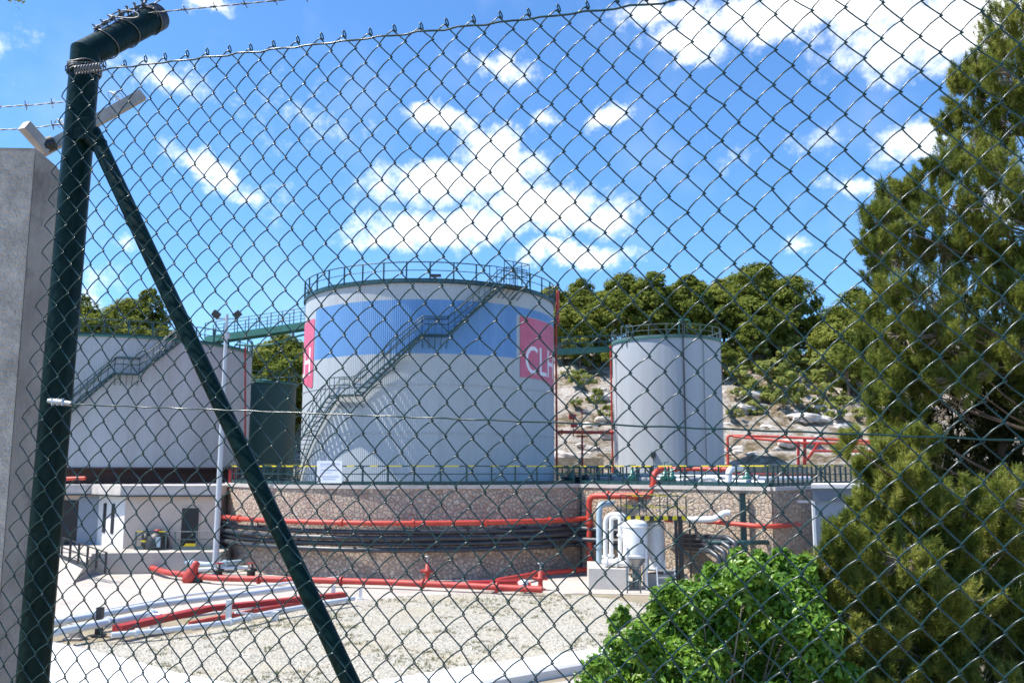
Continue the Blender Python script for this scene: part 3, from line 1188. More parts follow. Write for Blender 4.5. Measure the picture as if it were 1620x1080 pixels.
# ------------------------------------------------------------------ pipes
def pipe(name, label, pts, r, mat, group=None, n=10, fil=.35, flanges=(), fmat=None, cat='pipe'):
    P = fillet(pts, fil) if fil and len(pts) > 2 else [Vector(p) for p in pts]
    root = thing(name, label, cat, tuple(P[0]), group)
    b = MB()
    b.tube(P, r, n)
    b.build('run', M[mat], root)
    for (i, t) in flanges:
        q0, q1 = Vector(pts[i]), Vector(pts[i + 1])
        d = (q1 - q0).normalized()
        c = q0.lerp(q1, t)
        f = MB()
        f.tube([c - d * .05, c + d * .05], r * 1.55, 14)
        f.build('flange', M[fmat or mat], root)
    return root


# orange main along the curved wall
a = [polar(BIG, WR + .7, p, 2.86) for p in np.arange(-72, 46.1, 4)]
top = pt(933, 820, 49.6)
a[-1] = Vector((4.2, 49.0, 2.9))
pipe('fire_main', 'long orange pipe following the curve of the stone wall', a, .13, 'orange', fil=0, flanges=[(i_, .5) for i_ in range(2, 29, 4)])
riser = Vector((4.25, 48.9, 0))
rx = pt(932, 800, 48.4)
pipe('fire_riser', 'orange riser turning right at the top and up over the wall coping',
     [Vector((rx.x, 48.4, .55)), Vector((rx.x, 48.4, pt(932, 784, 48.4).z)), pt(1034, 784, 46.6), pt(1034, 748, 46.6), pt(1048, 741, 47.0)], .16, 'orange', fil=.45, flanges=((0, .32), (0, .6), (1, .3), (1, .75), (2, .45)))
pipe('fire_main', 'orange pipe crossing the pale rubble wall towards the blue grey cabin',
     [pt(1052, 822, 44.6), pt(1120, 824, 43.2), pt(1200, 832, 41.6), pt(1228, 832, 41.6), pt(1290, 826, 45.6)], .11, 'orange', fil=.4)
# black bundle
lab = ['uppermost black pipe of the bundle on the curved wall', 'second black pipe from the top of the bundle on the curved wall', 'third black pipe from the top of the bundle on the curved wall', 'lowest black pipe of the bundle on the curved wall']
for k in range(4):
    z = 2.40 - k * .29
    rr = WR + .42 + (.12 if k % 2 else 0)
    a = [polar(BIG, rr + .05, p, z) for p in np.arange(-70 + k * 1.6, 45.1, 4)]
    s_ = a[0]
    down = [Vector((s_.x - .35, s_.y - .3, z)), Vector((s_.x - .55, s_.y - .5, .1))]
    e0 = a[-1]
    a = [down[1], down[0]] + a + [pt(1060, 846 + k * 7, 46.2), pt(1150 - k * 9, 850 + k * 7, 41.7), pt(1165 - k * 9, 860 + k * 7, 41.2), pt(1165 - k * 9, 935, 41.2)]
    P = [a[0]] + [a[1]] + a[2:]
    pipe('black_pipe', lab[k], P, .132, 'blackpipe', 'black pipes along the stone wall', fil=.16)
pipe('black_pipe', 'dark green tinted pipe running right from the drop of the black bundle', [pt(1120, 858, 41.9), pt(1180, 858, 41.2), pt(1250, 856, 43.4)], .12, 'rail', fil=.2)
# low red main on the yard in front of the wall
pipe('red_ground_pipe', 'long low red pipe lying on the yard in front of the stone wall',
     [gp(205, 886, .3), gp(262, 905, .3), gp(340, 914, .3), gp(480, 917, .3), gp(600, 920, .3), gp(740, 926, .3), gp(858, 932, .3)], .15, 'red', fil=.5,
     flanges=((1, .6), (2, .5), (3, .5), (4, .5), (5, .4)))
pipe('red_ground_pipe', 'red branch pipe climbing along the wall foot to the orange riser',
     [gp(772, 928, .3), gp(788, 918, .4), pt(860, 906, 46.6), pt(932, 900, 48.4)], .13, 'red', fil=.3, flanges=((1, .8), (2, .7)))
pipe('red_ground_pipe', 'short dark red stub pipe ending beside the white valve', [gp(740, 922, .4), gp(822, 920, .4)], .12, 'darkred', fil=0)
b_root = thing('valve', 'small white valve body on the end of the dark red stub pipe', 'valve', tuple(gp(828, 926, 0)))
b = MB()
q = gp(828, 926, .35)
b.revolve(q, [(.01, -.35), (.14, -.35), (.14, -.12), (.24, -.05), (.24, .18), (.1, .26), (.01, .28)], 14)
b.build('body', M['white'], b_root)
b = MB()
b.tube([q + Vector((-.3, 0, .05)), q + Vector((.34, -.02, .05))], .11, 10)
b.build('flange', M['red'], b_root)


def hydrant(px, py, h, label, hw=True):
    q = gp(px, py)
    r_ = thing('hydrant', label, 'hydrant', tuple(q))
    b = MB()
    b.revolve(q, [(.01, 0), (.26, 0), (.26, .06), (.12, .08), (.11, h * .55), (.2, h * .58), (.2, h * .66), (.12, h * .7), (.10, h), (.01, h * 1.02)], 14)
    b.build('body', M['red'], r_)
    b = MB()
    b.tube([q + Vector((-.34, 0, h * .62)), q + Vector((.34, 0, h * .62))], .075, 10)
    b.build('outlet', M['red'], r_)
    if hw:
        b = MB()
        b.tube([q + Vector((0, 0, h)), q + Vector((0, 0, h + .35))], .03, 8)
        b.revolve(q + Vector((0, 0, h + .34)), [(.01, 0), (.14, 0), (.14, .04), (.01, .05)], 12)
        b.build('spindle', M['galv'], r_)
    return r_


hydrant(676, 921, .9, 'red hydrant with a grey spindle standing on the long low red pipe')
hydrant(855, 933, .85, 'red hydrant at the right end of the long low red pipe')
# hooded red monitor on the left
q = gp(296, 921)
root = thing('fire_monitor', 'red hooded fire monitor leaning beside the low red pipe', 'fire monitor', tuple(q))
ax = Matrix.Rotation(R(24), 3, 'Y')
b = MB()
b.revolve(q, [(.01, 0), (.30, 0), (.32, .30), (.29, .58), (.20, .80), (.17, 1.02), (.14, 1.10), (.01, 1.12)], 18, axis=ax)
b.build('hood', M['red'], root)
b = MB()
b.revolve(q + Vector((.45, .1, 0)), [(.01, 0), (.28, 0), (.28, .25), (.01, .27)], 14)
b.build('base', M['black'], root)
# pale pipe along the terrace foot
pipe('pale_pipe', 'pale blue pipe along the foot of the terrace', [gp(205, 872, .7), gp(260, 886, .6), gp(335, 893, .5), gp(400, 886, .5)], .13, 'bluepipe', fil=.4, flanges=((0, .7), (1, .6), (2, .3)))
pipe('pale_pipe', 'short white pipe beside the red fire monitor', [gp(300, 901, .3), gp(392, 897, .35)], .1, 'white', fil=0, flanges=((0, .5), (0, .8)))
for px, lb in ((345, 'dark valve block on the low red pipe below the pale pole'), (397, 'dark valve block on the low red pipe near the end of the stone wall')):
    q = gp(px, 913)
    r_ = thing('valve', lb, 'valve', tuple(q))
    b = MB()
    b.revolve(q, [(.01, 0), (.2, 0), (.22, .3), (.3, .32), (.3, .42), (.1, .46), (.08, .7), (.01, .7)], 14)
    b.build('body', M['black'], r_)
    b = MB()
    b.tube([q + Vector((math.cos(t) * .2, math.sin(t) * .2, .72)) for t in np.linspace(0, 2 * PI, 13)[:-1]], .025, 6, closed=True)
    b.build('handwheel', M['red'], r_)

# tank side verticals
pipe('red_standpipe', 'thin red standpipe on the right side of the tallest tank', [Vector((pt(880, 600, 58.6).x, 58.6, 4.7)), Vector((pt(880, 600, 58.6).x, 58.6, 14.9)), pt(882, 462, 58.6)], .075, 'red', fil=0)
b_ = pipe('red_standpipe', 'thick pale red pipe end beside the rim of the tallest tank', [pt(882.5, 515, 59.4), pt(882.5, 460, 59.4)], .11, 'orange', fil=0)
pipe('red_standpipe', 'thin red standpipe on the left side of the narrow tank', [Vector((pt(967, 600, 71).x, 71, 4.7)), Vector((pt(967, 600, 71).x, 71, 15.4))], .075, 'red', fil=0, flanges=((0, .99), (0, .93)))
pipe('red_standpipe', 'thin dark red standpipe on the right edge of the wide low tank', [pt(388, 742, 61), pt(388, 547, 61)], .06, 'darkred', fil=0, flanges=((0, .97), (0, .92)), fmat='orange')
# pipes behind, between the tanks and right
pipe('red_rack_pipe', 'red pipe spanning the gap between the tallest and the narrow tank', [pt(880, 683, 63), pt(971, 684, 63)], .12, 'orange', fil=0, flanges=((0, .1), (0, .97)))
r_ = thing('pipe_stand', 'red stand under the red pipe between the tallest and the narrow tank', 'pipe stand', tuple(pt(921, 712, 63)))
b = MB()
b.bar(pt(921, 736, 63), pt(921, 688, 63), .14, .14)
b.bar(pt(912, 690, 63), pt(930, 690, 63), .14, .1)
b.build('column', M['darkred'], r_)
r_ = thing('hose_cabinet', 'pair of small red boxes above the red pipe between the tanks', 'cabinet', tuple(pt(908, 678, 66)))
for (x0, y0, x1, y1) in ((900, 655, 911, 663), (903, 668, 913, 676)):
    b = MB()
    p0, p1 = pt(x0, y1, 66), pt(x1, y0, 66)
    b.box((p0 + p1) / 2, (p1.x - p0.x, .35, p1.z - p0.z))
    b.build('box', M['red'], r_)
b = MB()
b.bar(pt(907, 690, 66), pt(907, 655, 66), .08, .08)
b.bar(pt(921, 690, 66), pt(921, 648, 66), .07, .07)
b.build('post', M['red'], r_)
pipe('red_rack_pipe', 'upper red pipe right of the narrow tank in front of the pale rocks', [pt(1152, 738, 64), pt(1151, 689, 64), pt(1215, 690, 64), pt(1380, 698, 62)], .095, 'orange', fil=.2)
pipe('red_rack_pipe', 'slanting red pipe converging below the upper red pipe', [pt(1160, 690, 63.5), pt(1262, 700, 61), pt(1400, 703, 61)], .095, 'orange', fil=.2)
pipe('red_rack_pipe', 'thin lower red pipe right of the red trestle', [pt(1285, 713, 60), pt(1400, 714, 60)], .09, 'red', fil=0)
r_ = thing('pipe_trestle', 'red trestle with a slanting brace under the two red pipes', 'pipe stand', tuple(pt(1270, 735, 61)))
b = MB()
b.bar(pt(1263, 735, 61), pt(1263, 698, 61), .16, .16)
b.bar(pt(1273, 735, 61.4), pt(1273, 694, 61.4), .2, .16)
b.build('column', M['red'], r_)
b = MB()
b.bar(pt(1276, 728, 60.8), pt(1296, 700, 60.8), .16, .16)
b.build('brace', M['orange'], r_)

# pipe yard on the platform behind the railing (right)
pipe('platform_pipe', 'thick pale pipe low behind the railing above the rubble wall', [pt(935, 759, 55), pt(1030, 760, 51.5), pt(1212, 765, 46.5)], .23, 'alu', fil=.3, flanges=((0, .4), (1, .2), (1, .62)))
pipe('platform_pipe', 'second pale pipe set higher behind the railing above the rubble wall', [pt(950, 752, 57), pt(1200, 755, 49)], .13, 'palepipe', fil=0, flanges=((0, .3), (0, .7)))
pipe('platform_pipe', 'orange pipe running just under the yellow rail above the rubble wall', [pt(1050, 741, 50), pt(1150, 742, 48)], .12, 'orange', fil=0, flanges=((0, .2), (0, .9)))
pipe('platform_pipe', 'white upright pipe with an elbow against the railing', [pt(1153, 768, 46), pt(1153, 742, 46), pt(1172, 740, 47)], .17, 'white', fil=.3)
pipe('platform_pipe', 'white hoop pipe behind the railing left of the white upright pipe', [pt(1104, 772, 48), pt(1107, 757, 48), pt(1130, 756, 48), pt(1133, 772, 48)], .11, 'white', fil=.45)
pipe('platform_pipe', 'thin red pipe behind the railing near the wall corner', [pt(1160, 750, 49), pt(1290, 751, 50)], .07, 'red', fil=0)
pipe('platform_pipe', 'pale pipe behind the closely barred railing', [pt(1150, 758, 50), pt(1280, 757, 52)], .16, 'palepipe', fil=0)
pipe('platform_pipe', 'dark pipe on the platform right beside the tallest tank', [pt(890, 756, 57), pt(1010, 757, 53)], .14, 'blackpipe', fil=0, flanges=((0, .3), (0, .6)))
vl = ['green gate valve left of the orange elbow on the platform', 'green gate valve just right of the orange elbow', 'green gate valve between the orange elbow and the white hoop pipe', 'dark green gate valve nearest the tallest tank on the platform', 'dark green gate valve standing below the narrow tank', 'green gate valve right of the white upright pipe']
for lb, (px, Y, hh) in zip(vl, ((1000, 50, 1.1), (1052, 48.5, 1.25), (1063, 48, 1.15), (906, 56, 1.0), (975, 54, 1.05), (1182, 47.5, 1.1))):
    q = Vector((pt(px, 760, Y).x, Y, TOPW))
    r_ = thing('gate_valve', lb, 'valve', tuple(q), 'gate valves on the platform')
    b = MB()
    b.revolve(q, [(.01, 0), (.16, 0), (.16, .2), (.24, .24), (.24, .5), (.14, .56), (.10, hh * .8), (.01, hh * .82)], 12)
    b.build('body', M['green'], r_)
    b = MB()
    b.tube([q + Vector((math.cos(t) * .2, math.sin(t) * .2, hh)) for t in np.linspace(0, 2 * PI, 13)[:-1]], .028, 6, closed=True)
    b.bar(q + Vector((-.2, 0, hh)), q + Vector((.2, 0, hh)), .03, .03)
    b.bar(q + Vector((0, 0, hh * .8)), q + Vector((0, 0, hh + .02)), .04, .04)
    b.build('handwheel', M['bridge'], r_)
# rack of uprights behind the railing
rl = ['leftmost', 'second', 'third', 'fourth', 'fifth', 'sixth']
for i, px in enumerate((892, 918, 938, 956, 1018, 1088)):
    Y = 57 - i * 1.6
    q = Vector((pt(px, 760, Y).x, Y, TOPW))
    r_ = thing('rack_frame', rl[i] + ' small dark pipe rack frame from the tallest tank on the platform', 'pipe rack', tuple(q), 'rack frames on the platform')
    b = MB()
    for s_ in (-.38, .38):
        b.bar(q + Vector((s_, 0, 0)), q + Vector((s_, 0, 1.0)), .07, .07)
    b.build('upright', M['rail'], r_)
    b = MB()
    b.bar(q + Vector((-.45, 0, .98)), q + Vector((.45, 0, .98)), .07, .09)
    b.bar(q + Vector((-.45, 0, .5)), q + Vector((.45, 0, .5)), .07, .07)
    b.build('crossbar', M['rail'], r_)
guard('guard_railing', 'second dark barred railing behind the pale pipes beside the tallest tank', [Vector((2.9, 58, 0)), Vector((9.5, 53.5, 0))], TOPW, 1.05, 'rail', gap=.42)
guard('guard_railing', 'yellow topped railing below the dark green tank', [Vector((-19.5, 61.8, 0)), Vector((-14.2, 61.8, 0))], TOPW, 1.15, 'rail', gap=.6)
# white slab lamp by the cabin
r_ = thing('wall_lamp', 'white bracket lamp on the shaded rubble wall', 'lamp', tuple(pt(1270, 794, 43.6)))
b = MB()
b.bar(pt(1262, 793, 43.2), pt(1284, 793, 43.6), .16, .12)
b.build('housing', M['white'], r_)

# tan block wall at the foot of the hill
b = MB()
b.prism([(1, 72.0), (7.4, 72.0), (7.4, 72.6), (1, 72.6)], 4.6, 6.4)
tag(b.build('tan_block_wall', M['tan']), 'low tan stone wall at the foot of the hill between the tanks', 'wall')
b = MB()
b.prism([(18.4, 71.2), (38, 69.4), (38, 70.0), (18.4, 71.8)], 4.6, 5.9)
tag(b.build('tan_block_wall', M['tan']), 'low tan stone wall under the pale rocks right of the narrow tank', 'wall')

# ------------------------------------------------------------------ bridges
def bridge(label, p0, p1, n):
    r_ = thing('walkway_bridge', label, 'walkway', tuple(p0))
    d = (p1 - p0)
    side = Vector((-d.y, d.x, 0)).normalized() * .45
    b = MB()
    for s_ in (-1, 1):
        b.bar(p0 + side * s_ + Vector((0, 0, .06)), p1 + side * s_ + Vector((0, 0, .06)), .08, .46)
    b.bar(p0, p1, .8, .06)
    b.build('deck', M['bridge'], r_)
    b = MB()
    for s_ in (-1, 1):
        for h in (.6, 1.1):
            b.tube([p0 + side * s_ + Vector((0, 0, h + .15)), p1 + side * s_ + Vector((0, 0, h + .15))], .028, 6)
    b.build('handrail', M['rail'], r_)
    for s_ in (-1, 1):
        for k in range(n + 1):
            q = p0.lerp(p1, k / n) + side * s_
            b = MB()
            b.bar(q + Vector((0, 0, .1)), q + Vector((0, 0, 1.25)), .05, .05)
            b.build('rail_post', M['rail'], r_)


bridge('long sloping green footbridge from the wide low tank up to the tallest tank', pt(330, 540, 62), pt(488, 517, 59.5), 9)
bridge('short green footbridge between the tallest tank and the narrow tank', pt(868, 559, 71), pt(974, 553, 75.2), 5)
pipe('green_pipe', 'sagging pale green pipe slung under the long green footbridge', [pt(372, 545, 60), pt(405, 547, 60), pt(430, 545, 60), pt(462, 534, 60), pt(490, 527, 60)], .07, 'bridge', fil=.8)

# ------------------------------------------------------------------ filter skid
def vessel(label, px, Y, r, z0, z1, cone, legs):
    x = pt(px, 860, Y).x
    q = Vector((x, Y, 0))
    r_ = thing('filter_vessel', label, 'tank', (x, Y, .2))
    b = MB()
    b.revolve(q, [(r, z0), (r, z1), (r * .96, z1 + .06), (r * .6, z1 + .16), (.01, z1 + .2)], 28)
    b.build('shell', M['white'], r_)
    if cone:
        b = MB()
        b.revolve(q, [(.12, z0 - .62), (.14, z0 - .5), (r * .98, z0 - .02)], 28)
        b.build('cone', M['alu'], r_)
        b = MB()
        b.tube([q + Vector((0, 0, .1)), q + Vector((0, 0, z0 - .55))], .16, 14)
        b.tube([q + Vector((0, 0, .55)), q + Vector((0, 0, .65))], .24, 14)
        b.build('drain_leg', M['greyrail'], r_)
    b = MB()
    b.tube([polar(q, r, 360 * k / 28, z1 - .12) for k in range(28)], .045, 6, closed=True)
    b.tube([polar(q, r, 360 * k / 28, z0 + .1) for k in range(28)], .045, 6, closed=True)
    b.build('flange', M['white'], r_)
    for k in range(legs):
        p = polar(q, r + .04, 45 + 360 * k / legs, .05)
        b = MB()
        b.bar(p, Vector((p.x, p.y, z0 + .5)), .09, .09)
        b.build('leg', M['white'], r_)


vessel('white filter vessel with a grey cone bottom beside the white loop pipes', 1005, 42.5, .58, 1.45, 3.0, True, 4)
vessel('plain white vessel half behind the cone bottomed filter vessel', 1037, 43.6, .45, .75, 2.95, False, 3)
p0 = pt(928, 925, 43.2)
b = MB()
xl, xr = pt(930, 900, 43).x, pt(990, 900, 43).x
b.prism([(xl, 42.6), (xr, 42.2), (xr + .2, 45.5), (xl + .2, 45.8)], 0, .95)
tag(b.build('plinth', M['plinth']), 'pale concrete plinth under the white loop pipes', 'plinth')
b = MB()
xl, xr = pt(1026, 900, 43).x, pt(1086, 900, 43).x
b.prism([(xl, 43.2), (xr, 42.6), (xr, 44.6), (xl, 45.0)], 0, .62)
tag(b.build('plinth', M['concrete']), 'low shaded plinth under the steel platform columns', 'plinth')
pl = [('pale blue upright pipe with an elbow beside the orange riser', 948, .15, 798, 896, 'bluepipe', 968), ]
for lb, px, r0, y0, y1, mt, px2 in pl:
    pipe('filter_pipe', lb, [Vector((pt(px, y1, 44.5).x, 44.5, .9)), pt(px, y0, 44.5), pt(px2, y0 - 2, 45.6)], r0, mt, fil=.35, flanges=((0, .3),))
pipe('filter_pipe', 'outer white loop pipe standing on the plinth', [Vector((pt(958, 890, 43.6).x, 43.6, .9)), pt(958, 814, 43.6), pt(990, 813, 43.4), Vector((pt(990, 890, 43.4).x, 43.4, 1.3))], .115, 'white', fil=.4, flanges=((0, .2), (2, .5)))
pipe('filter_pipe', 'inner white loop pipe standing on the plinth', [Vector((pt(967, 890, 43.2).x, 43.2, .9)), pt(967, 818, 43.2), pt(981, 818, 43.0), Vector((pt(981, 890, 43.0).x, 43.0, 1.2))], .10, 'white', fil=.3, flanges=((0, .25), (2, .4)))
pipe('filter_pipe', 'low white manifold joining the loop pipes to the vessel', [Vector((pt(953, 890, 43.1).x, 43.1, 1.18)), Vector((pt(1000, 890, 42.6).x, 42.6, 1.18))], .15, 'white', fil=0, flanges=((0, .15), (0, .5), (0, .85)))
pipe('filter_pipe', 'white pipe leaving the steel platform and rising to the right', [pt(1066, 822, 43.5), pt(1130, 821, 42.6), pt(1146, 811, 42.5), pt(1154, 811, 42.5)], .15, 'white', fil=.3)
# steel platform over the vessels
r_ = thing('service_platform', 'steel service platform with a yellow and black edge over the filter vessels', 'platform', (pt(1040, 930, 43.6).x, 43.6, 0))
xa, xb = pt(988, 820, 43.2).x, pt(1082, 820, 43.2).x
zd = pt(1030, 821, 42.6).z
b = MB()
b.box(((xa + xb) / 2, 43.7, zd), (xb - xa, 2.2, .06))
b.build('deck', M['greyrail'], r_)
b = MB()
n = 13
for k in range(n):
    x0, x1 = xa + (xb - xa) * k / n, xa + (xb - xa) * (k + 1) / n
    b.box(((x0 + x1) / 2, 42.58, zd + .06), ((x1 - x0), .03, .2), mi=k % 2)
b.build('striped_edge', [M['yellow'], M['black']], r_)
for px in (991, 1022, 1056, 1089):
    for yy in (42.6, 44.8):
        x = min(max(pt(px, 800, 42.6).x, xa), xb)
        b = MB()
        b.bar(Vector((x, yy, zd)), Vector((x, yy, zd + 1.08)), .05, .05)
        b.build('rail_post', M['rail'], r_)
for yy in (42.6, 44.8):
    for hh in (.55, 1.08):
        b = MB()
        for k in range(10):
            x0, x1 = xa + (xb - xa) * k / 10, xa + (xb - xa) * (k + 1) / 10
            b.bar(Vector((x0, yy, zd + hh)), Vector((x1, yy, zd + hh)), .045, .045, mi=(k * 3 + int(hh)) % 4 in (1, 2))
        b.build('rail', [M['yellow'], M['rail']], r_)
for px, w_ in ((1070, .13), (1077, .2), (1092, .08)):
    for yy in ((42.6,) if w_ > .1 else (42.6, 44.8)):
        x = pt(px, 860, yy).x
        b = MB()
        b.bar(Vector((x, yy, 0)), Vector((x, yy, zd - .03)), w_, w_)
        b.build('column', M['black'], r_)
# steps
r_ = thing('step_ladder', 'short grey metal steps beside the steel platform columns', 'steps', tuple(gp(1058, 942)))
base = gp(1060, 944)
b = MB()
for s_ in (-.4, .4):
    b.bar(base + Vector((s_ - .12, 0, 0)), base + Vector((s_, 1.0, 1.15)), .05, .12)
b.build('stringer', M['galv'], r_)
for k in range(4):
    t = (k + .6) / 4
    b = MB()
    b.box(base + Vector((-.12 * (1 - t), t, 1.15 * t)), (.8, .26, .04))
    b.build('tread', M['galv'], r_)
r_ = thing('support_frame', 'small grey frame with rungs under the cone of the filter vessel', 'frame', tuple(gp(1005, 940)))
base = gp(1003, 938)
b = MB()
for s_ in (-.3, .3):
    b.bar(base + Vector((s_, 0, 0)), base + Vector((s_, 0, 1.2)), .06, .06)
b.build('upright', M['greyrail'], r_)
b = MB()
for z in (.15, .5, .85, 1.15):
    b.bar(base + Vector((-.3, 0, z)), base + Vector((.3, 0, z)), .05, .05)
b.build('rung', M['greyrail'], r_)
# dark column on the rubble wall
r_ = thing('cable_duct', 'dark green duct standing against the sunlit rubble wall', 'duct', (pt(1176, 835, 42.6).x, 42.6, 1))
b = MB()
q = pt(1176, 835, 42.7)
b.box((q.x, 42.7, 3.0), (.26, .22, 2.7))
b.build('cover', M['rail'], r_)
b = MB()
b.box((q.x, 42.7, 4.38), (.32, .28, .08))
b.build('cap', M['black'], r_)

# ------------------------------------------------------------------ cabin right
r_ = thing('cabin', 'blue grey panelled cabin half hidden by the pine', 'cabin', (15, 41.5, 0))
xa = pt(1287, 800, 39.8).x
b = MB()
b.prism([(xa, 39.8), (xa + 5.0, 39.2), (xa + 6.4, 43.0), (xa + 1.45, 43.4)], 0, 4.15)
b.build('wall', M['bluegrey'], r_)
b = MB()
b.prism([(xa - .06, 39.68), (xa + 5.1, 39.08), (xa + 6.5, 43.1), (xa + 1.38, 43.5)], 4.15, 4.72)
b.build('fascia', M['bluegrey_dark'], r_)
b = MB()
b.prism([(xa - .14, 39.58), (xa + 5.2, 38.98), (xa + 6.6, 43.2), (xa + 1.3, 43.6)], 4.72, 4.88)
b.build('roof', M['white_conc'], r_)
b = MB()
b.bar((xa - .03, 39.74, 0), (xa - .03, 39.74, 4.15), .12, .1)
b.build('corner_trim', M['white'], r_)
for k in (1.35, 2.7, 4.0):
    b = MB()
    b.bar((xa + k, 39.8 - .12 * k - .012, 0), (xa + k, 39.8 - .12 * k - .012, 4.15), .06, .03)
    b.build('panel_joint', M['white'], r_)
b = MB()
b.bar((xa + 1.4, 39.8 - .12 * 1.4 - .02, 2.6), (xa + 4.9, 39.8 - .12 * 4.9 - .02, 2.6), .03, .07)
b.build('dado_rail', M['white'], r_)

# ------------------------------------------------------------------ terrace, ramp and building left
TZ = 1.1
b = MB()
b.prism([(-34, 51.2), (-26, 50.2), (-22.4, 48.3), (-15.8, 49.2), (-16.5, 60.4), (-34, 60.4)], 0, TZ)
b.build('terrace', M['concrete'])['kind'] = 'structure'
b = MB()
b.add([(-36, 50.7, TZ - .02), (-22.4, 48.4, TZ - .02), (-21.5, 44.6, .01), (-36, 45.4, .01), (-36, 50.7, -.1), (-22.4, 48.4, -.1)], [(0, 1, 2, 3), (1, 5, 2), (0, 3, 4)])
b.build('ramp', M['concrete'])['kind'] = 'structure'
r_ = thing('low_building', 'low beige flat roofed building under the wide low tank', 'building', (-22, 53, TZ))
foot = [(-16.9, 51.2), (-21.9, 51.0), (-24.75, 53.9), (-31.5, 53.2), (-33, 60.3), (-16.9, 60.3)]
b = MB()
b.prism(foot[:], TZ, 4.05)
b.build('wall', M['building'], r_)
foot2 = [(-16.7, 50.85), (-22.1, 50.65), (-25.0, 53.35), (-32, 52.5), (-33.4, 60.4), (-16.7, 60.4)]
b = MB()
b.prism(foot2, 4.05, 4.62)
b.build('fascia', M['coping'], r_)
b = MB()
b.prism([(p[0] * 1.004, p[1] - .06) for p in foot2[:4]] + foot2[4:], 4.0, 4.08)
b.build('eave_line', M['black'], r_)


def on_wall(a, c, t, z0, z1, w, name, mat, parent, proud=.02, th=.06):
    a, c = Vector((*a, 0)), Vector((*c, 0))
    d = (c - a).normalized()
    nn = Vector((d.y, -d.x, 0))
    if nn.y > 0:
        nn = -nn
    p = a.lerp(c, t) + nn * proud
    b = MB()
    b.box((p.x, p.y, (z0 + z1) / 2), (w, th, z1 - z0), rz=math.atan2(d.y, d.x))
    return b.build(name, mat, parent)


wp = MB()
a_, c_ = Vector((-21.9, 51.0, 0)), Vector((-24.75, 53.9, 0))
on_wall((-21.9, 51.0), (-24.75, 53.9), .5, TZ, 4.0, 4.0, 'white_bay', M['whitewall'], r_, .01, .04)
d1 = on_wall((-21.9, 51.0), (-24.75, 53.9), .42, TZ + .75, 3.55, .42, 'window', M['dark'], r_, .04)
d1 = on_wall((-21.9, 51.0), (-24.75, 53.9), .73, TZ + .75, 3.55, .42, 'window', M['dark'], r_, .04)
on_wall((-24.75, 53.9), (-31.5, 53.2), .085, TZ, 3.9, 1.15, 'shade_blue_panel', M['bluegrey'], r_, .02)  # bluish shade of this wall stretch put into a panel colour
dd = on_wall((-24.75, 53.9), (-31.5, 53.2), .245, TZ, 3.7, 1.0, 'door', M['dark'], r_, .03)
dd = on_wall((-16.9, 51.2), (-21.9, 51.0), .27, TZ + .15, 3.35, .95, 'door', M['dark'], r_, .03)
on_wall((-16.9, 51.2), (-21.9, 51.0), .27, TZ + .1, 3.45, 1.1, 'door_frame', M['building'], r_, .012)
# parapet shade wall behind the roof
r_ = thing('red_column', 'dark red steel column at the left end of the stone wall', 'column', (pt(365, 830, 54).x, 54, TZ))
b = MB()
x = pt(366, 800, 54).x
b.box((x, 54, 3.3), (.42, .3, 4.4))
b.build('shaft', M['darkred'], r_)
b = MB()
b.box((x, 54, 5.55), (.62, .5, .12))
b.build('cap', M['rust_shade'], r_)
pipe('red_wall_pipe', 'red pipe lying along the roof edge of the low building', [pt(104, 757, 54.2), pt(135, 756, 54.2)], .12, 'orange', fil=0)
# terrace clutter
guard('terrace_railing', 'thin grey railing with a yellow top on the terrace near the dark door', [Vector((pt(276, 865, 50.2).x, 50.2, 0)), Vector((pt(345, 865, 50.3).x, 50.3, 0))], TZ, 1.0, 'greyrail', tape=False, gap=1.1)
guard('terrace_railing', 'thin railing with a yellow bar in front of the building corner', [Vector((pt(214, 865, 50.4).x, 50.4, 0)), Vector((pt(262, 865, 50.4).x, 50.4, 0))], TZ, 1.0, 'greyrail', tape=True, gap=.8)
for px, lb, mt in ((232, 'black drum left of the covered machine on the terrace', 'black'), (302, 'low yellow wheel stop in front of the dark door', 'yellow')):
    q = Vector((pt(px, 866, 50.7).x, 50.65, TZ))
    if mt == 'black':
        r_ = thing('drum', lb, 'drum', tuple(q))
        b = MB()
        b.revolve(q, [(.01, 0), (.28, 0), (.28, .3), (.3, .32), (.28, .34), (.28, .6), (.3, .62), (.28, .64), (.28, .88), (.01, .88)], 18)
        b.build('body', M['black'], r_)
        b = MB()
        b.revolve(q, [(.285, .42), (.286, .52)], 18)
        b.build('yellow_band', M['yellow'], r_)
    else:
        b = MB()
        b.box(q + Vector((0, 0, .12)), (.75, .18, .2))
        b.box(q + Vector((0, 0, .26)), (.6, .12, .1))
        tag(b.build('wheel_stop', M['yellow']), lb, 'barrier')
q = Vector((pt(249, 866, 50.7).x, 50.65, TZ))
r_ = thing('machine', 'dark round topped machine with a pale blue panel on the terrace', 'machine', tuple(q))
b = MB()
b.tube([q + Vector((-.5, 0, .25)), q + Vector((.5, 0, .25))], .24, 14)
b.revolve(q + Vector((0, 0, .1)), [(.62, 0), (.62, .35), (.5, .65), (.25, .85), (.01, .9)], 18)
b.build('body', M['black'], r_)
b = MB()
b.box(q + Vector((.28, -.62, .45)), (.26, .05, .55))
b.build('panel', M['bluepipe'], r_)
b = MB()
b.revolve(q + Vector((0, 0, .98)), [(.2, 0), (.2, .1), (.01, .14)], 12)
b.build('cap', M['darkred'], r_)
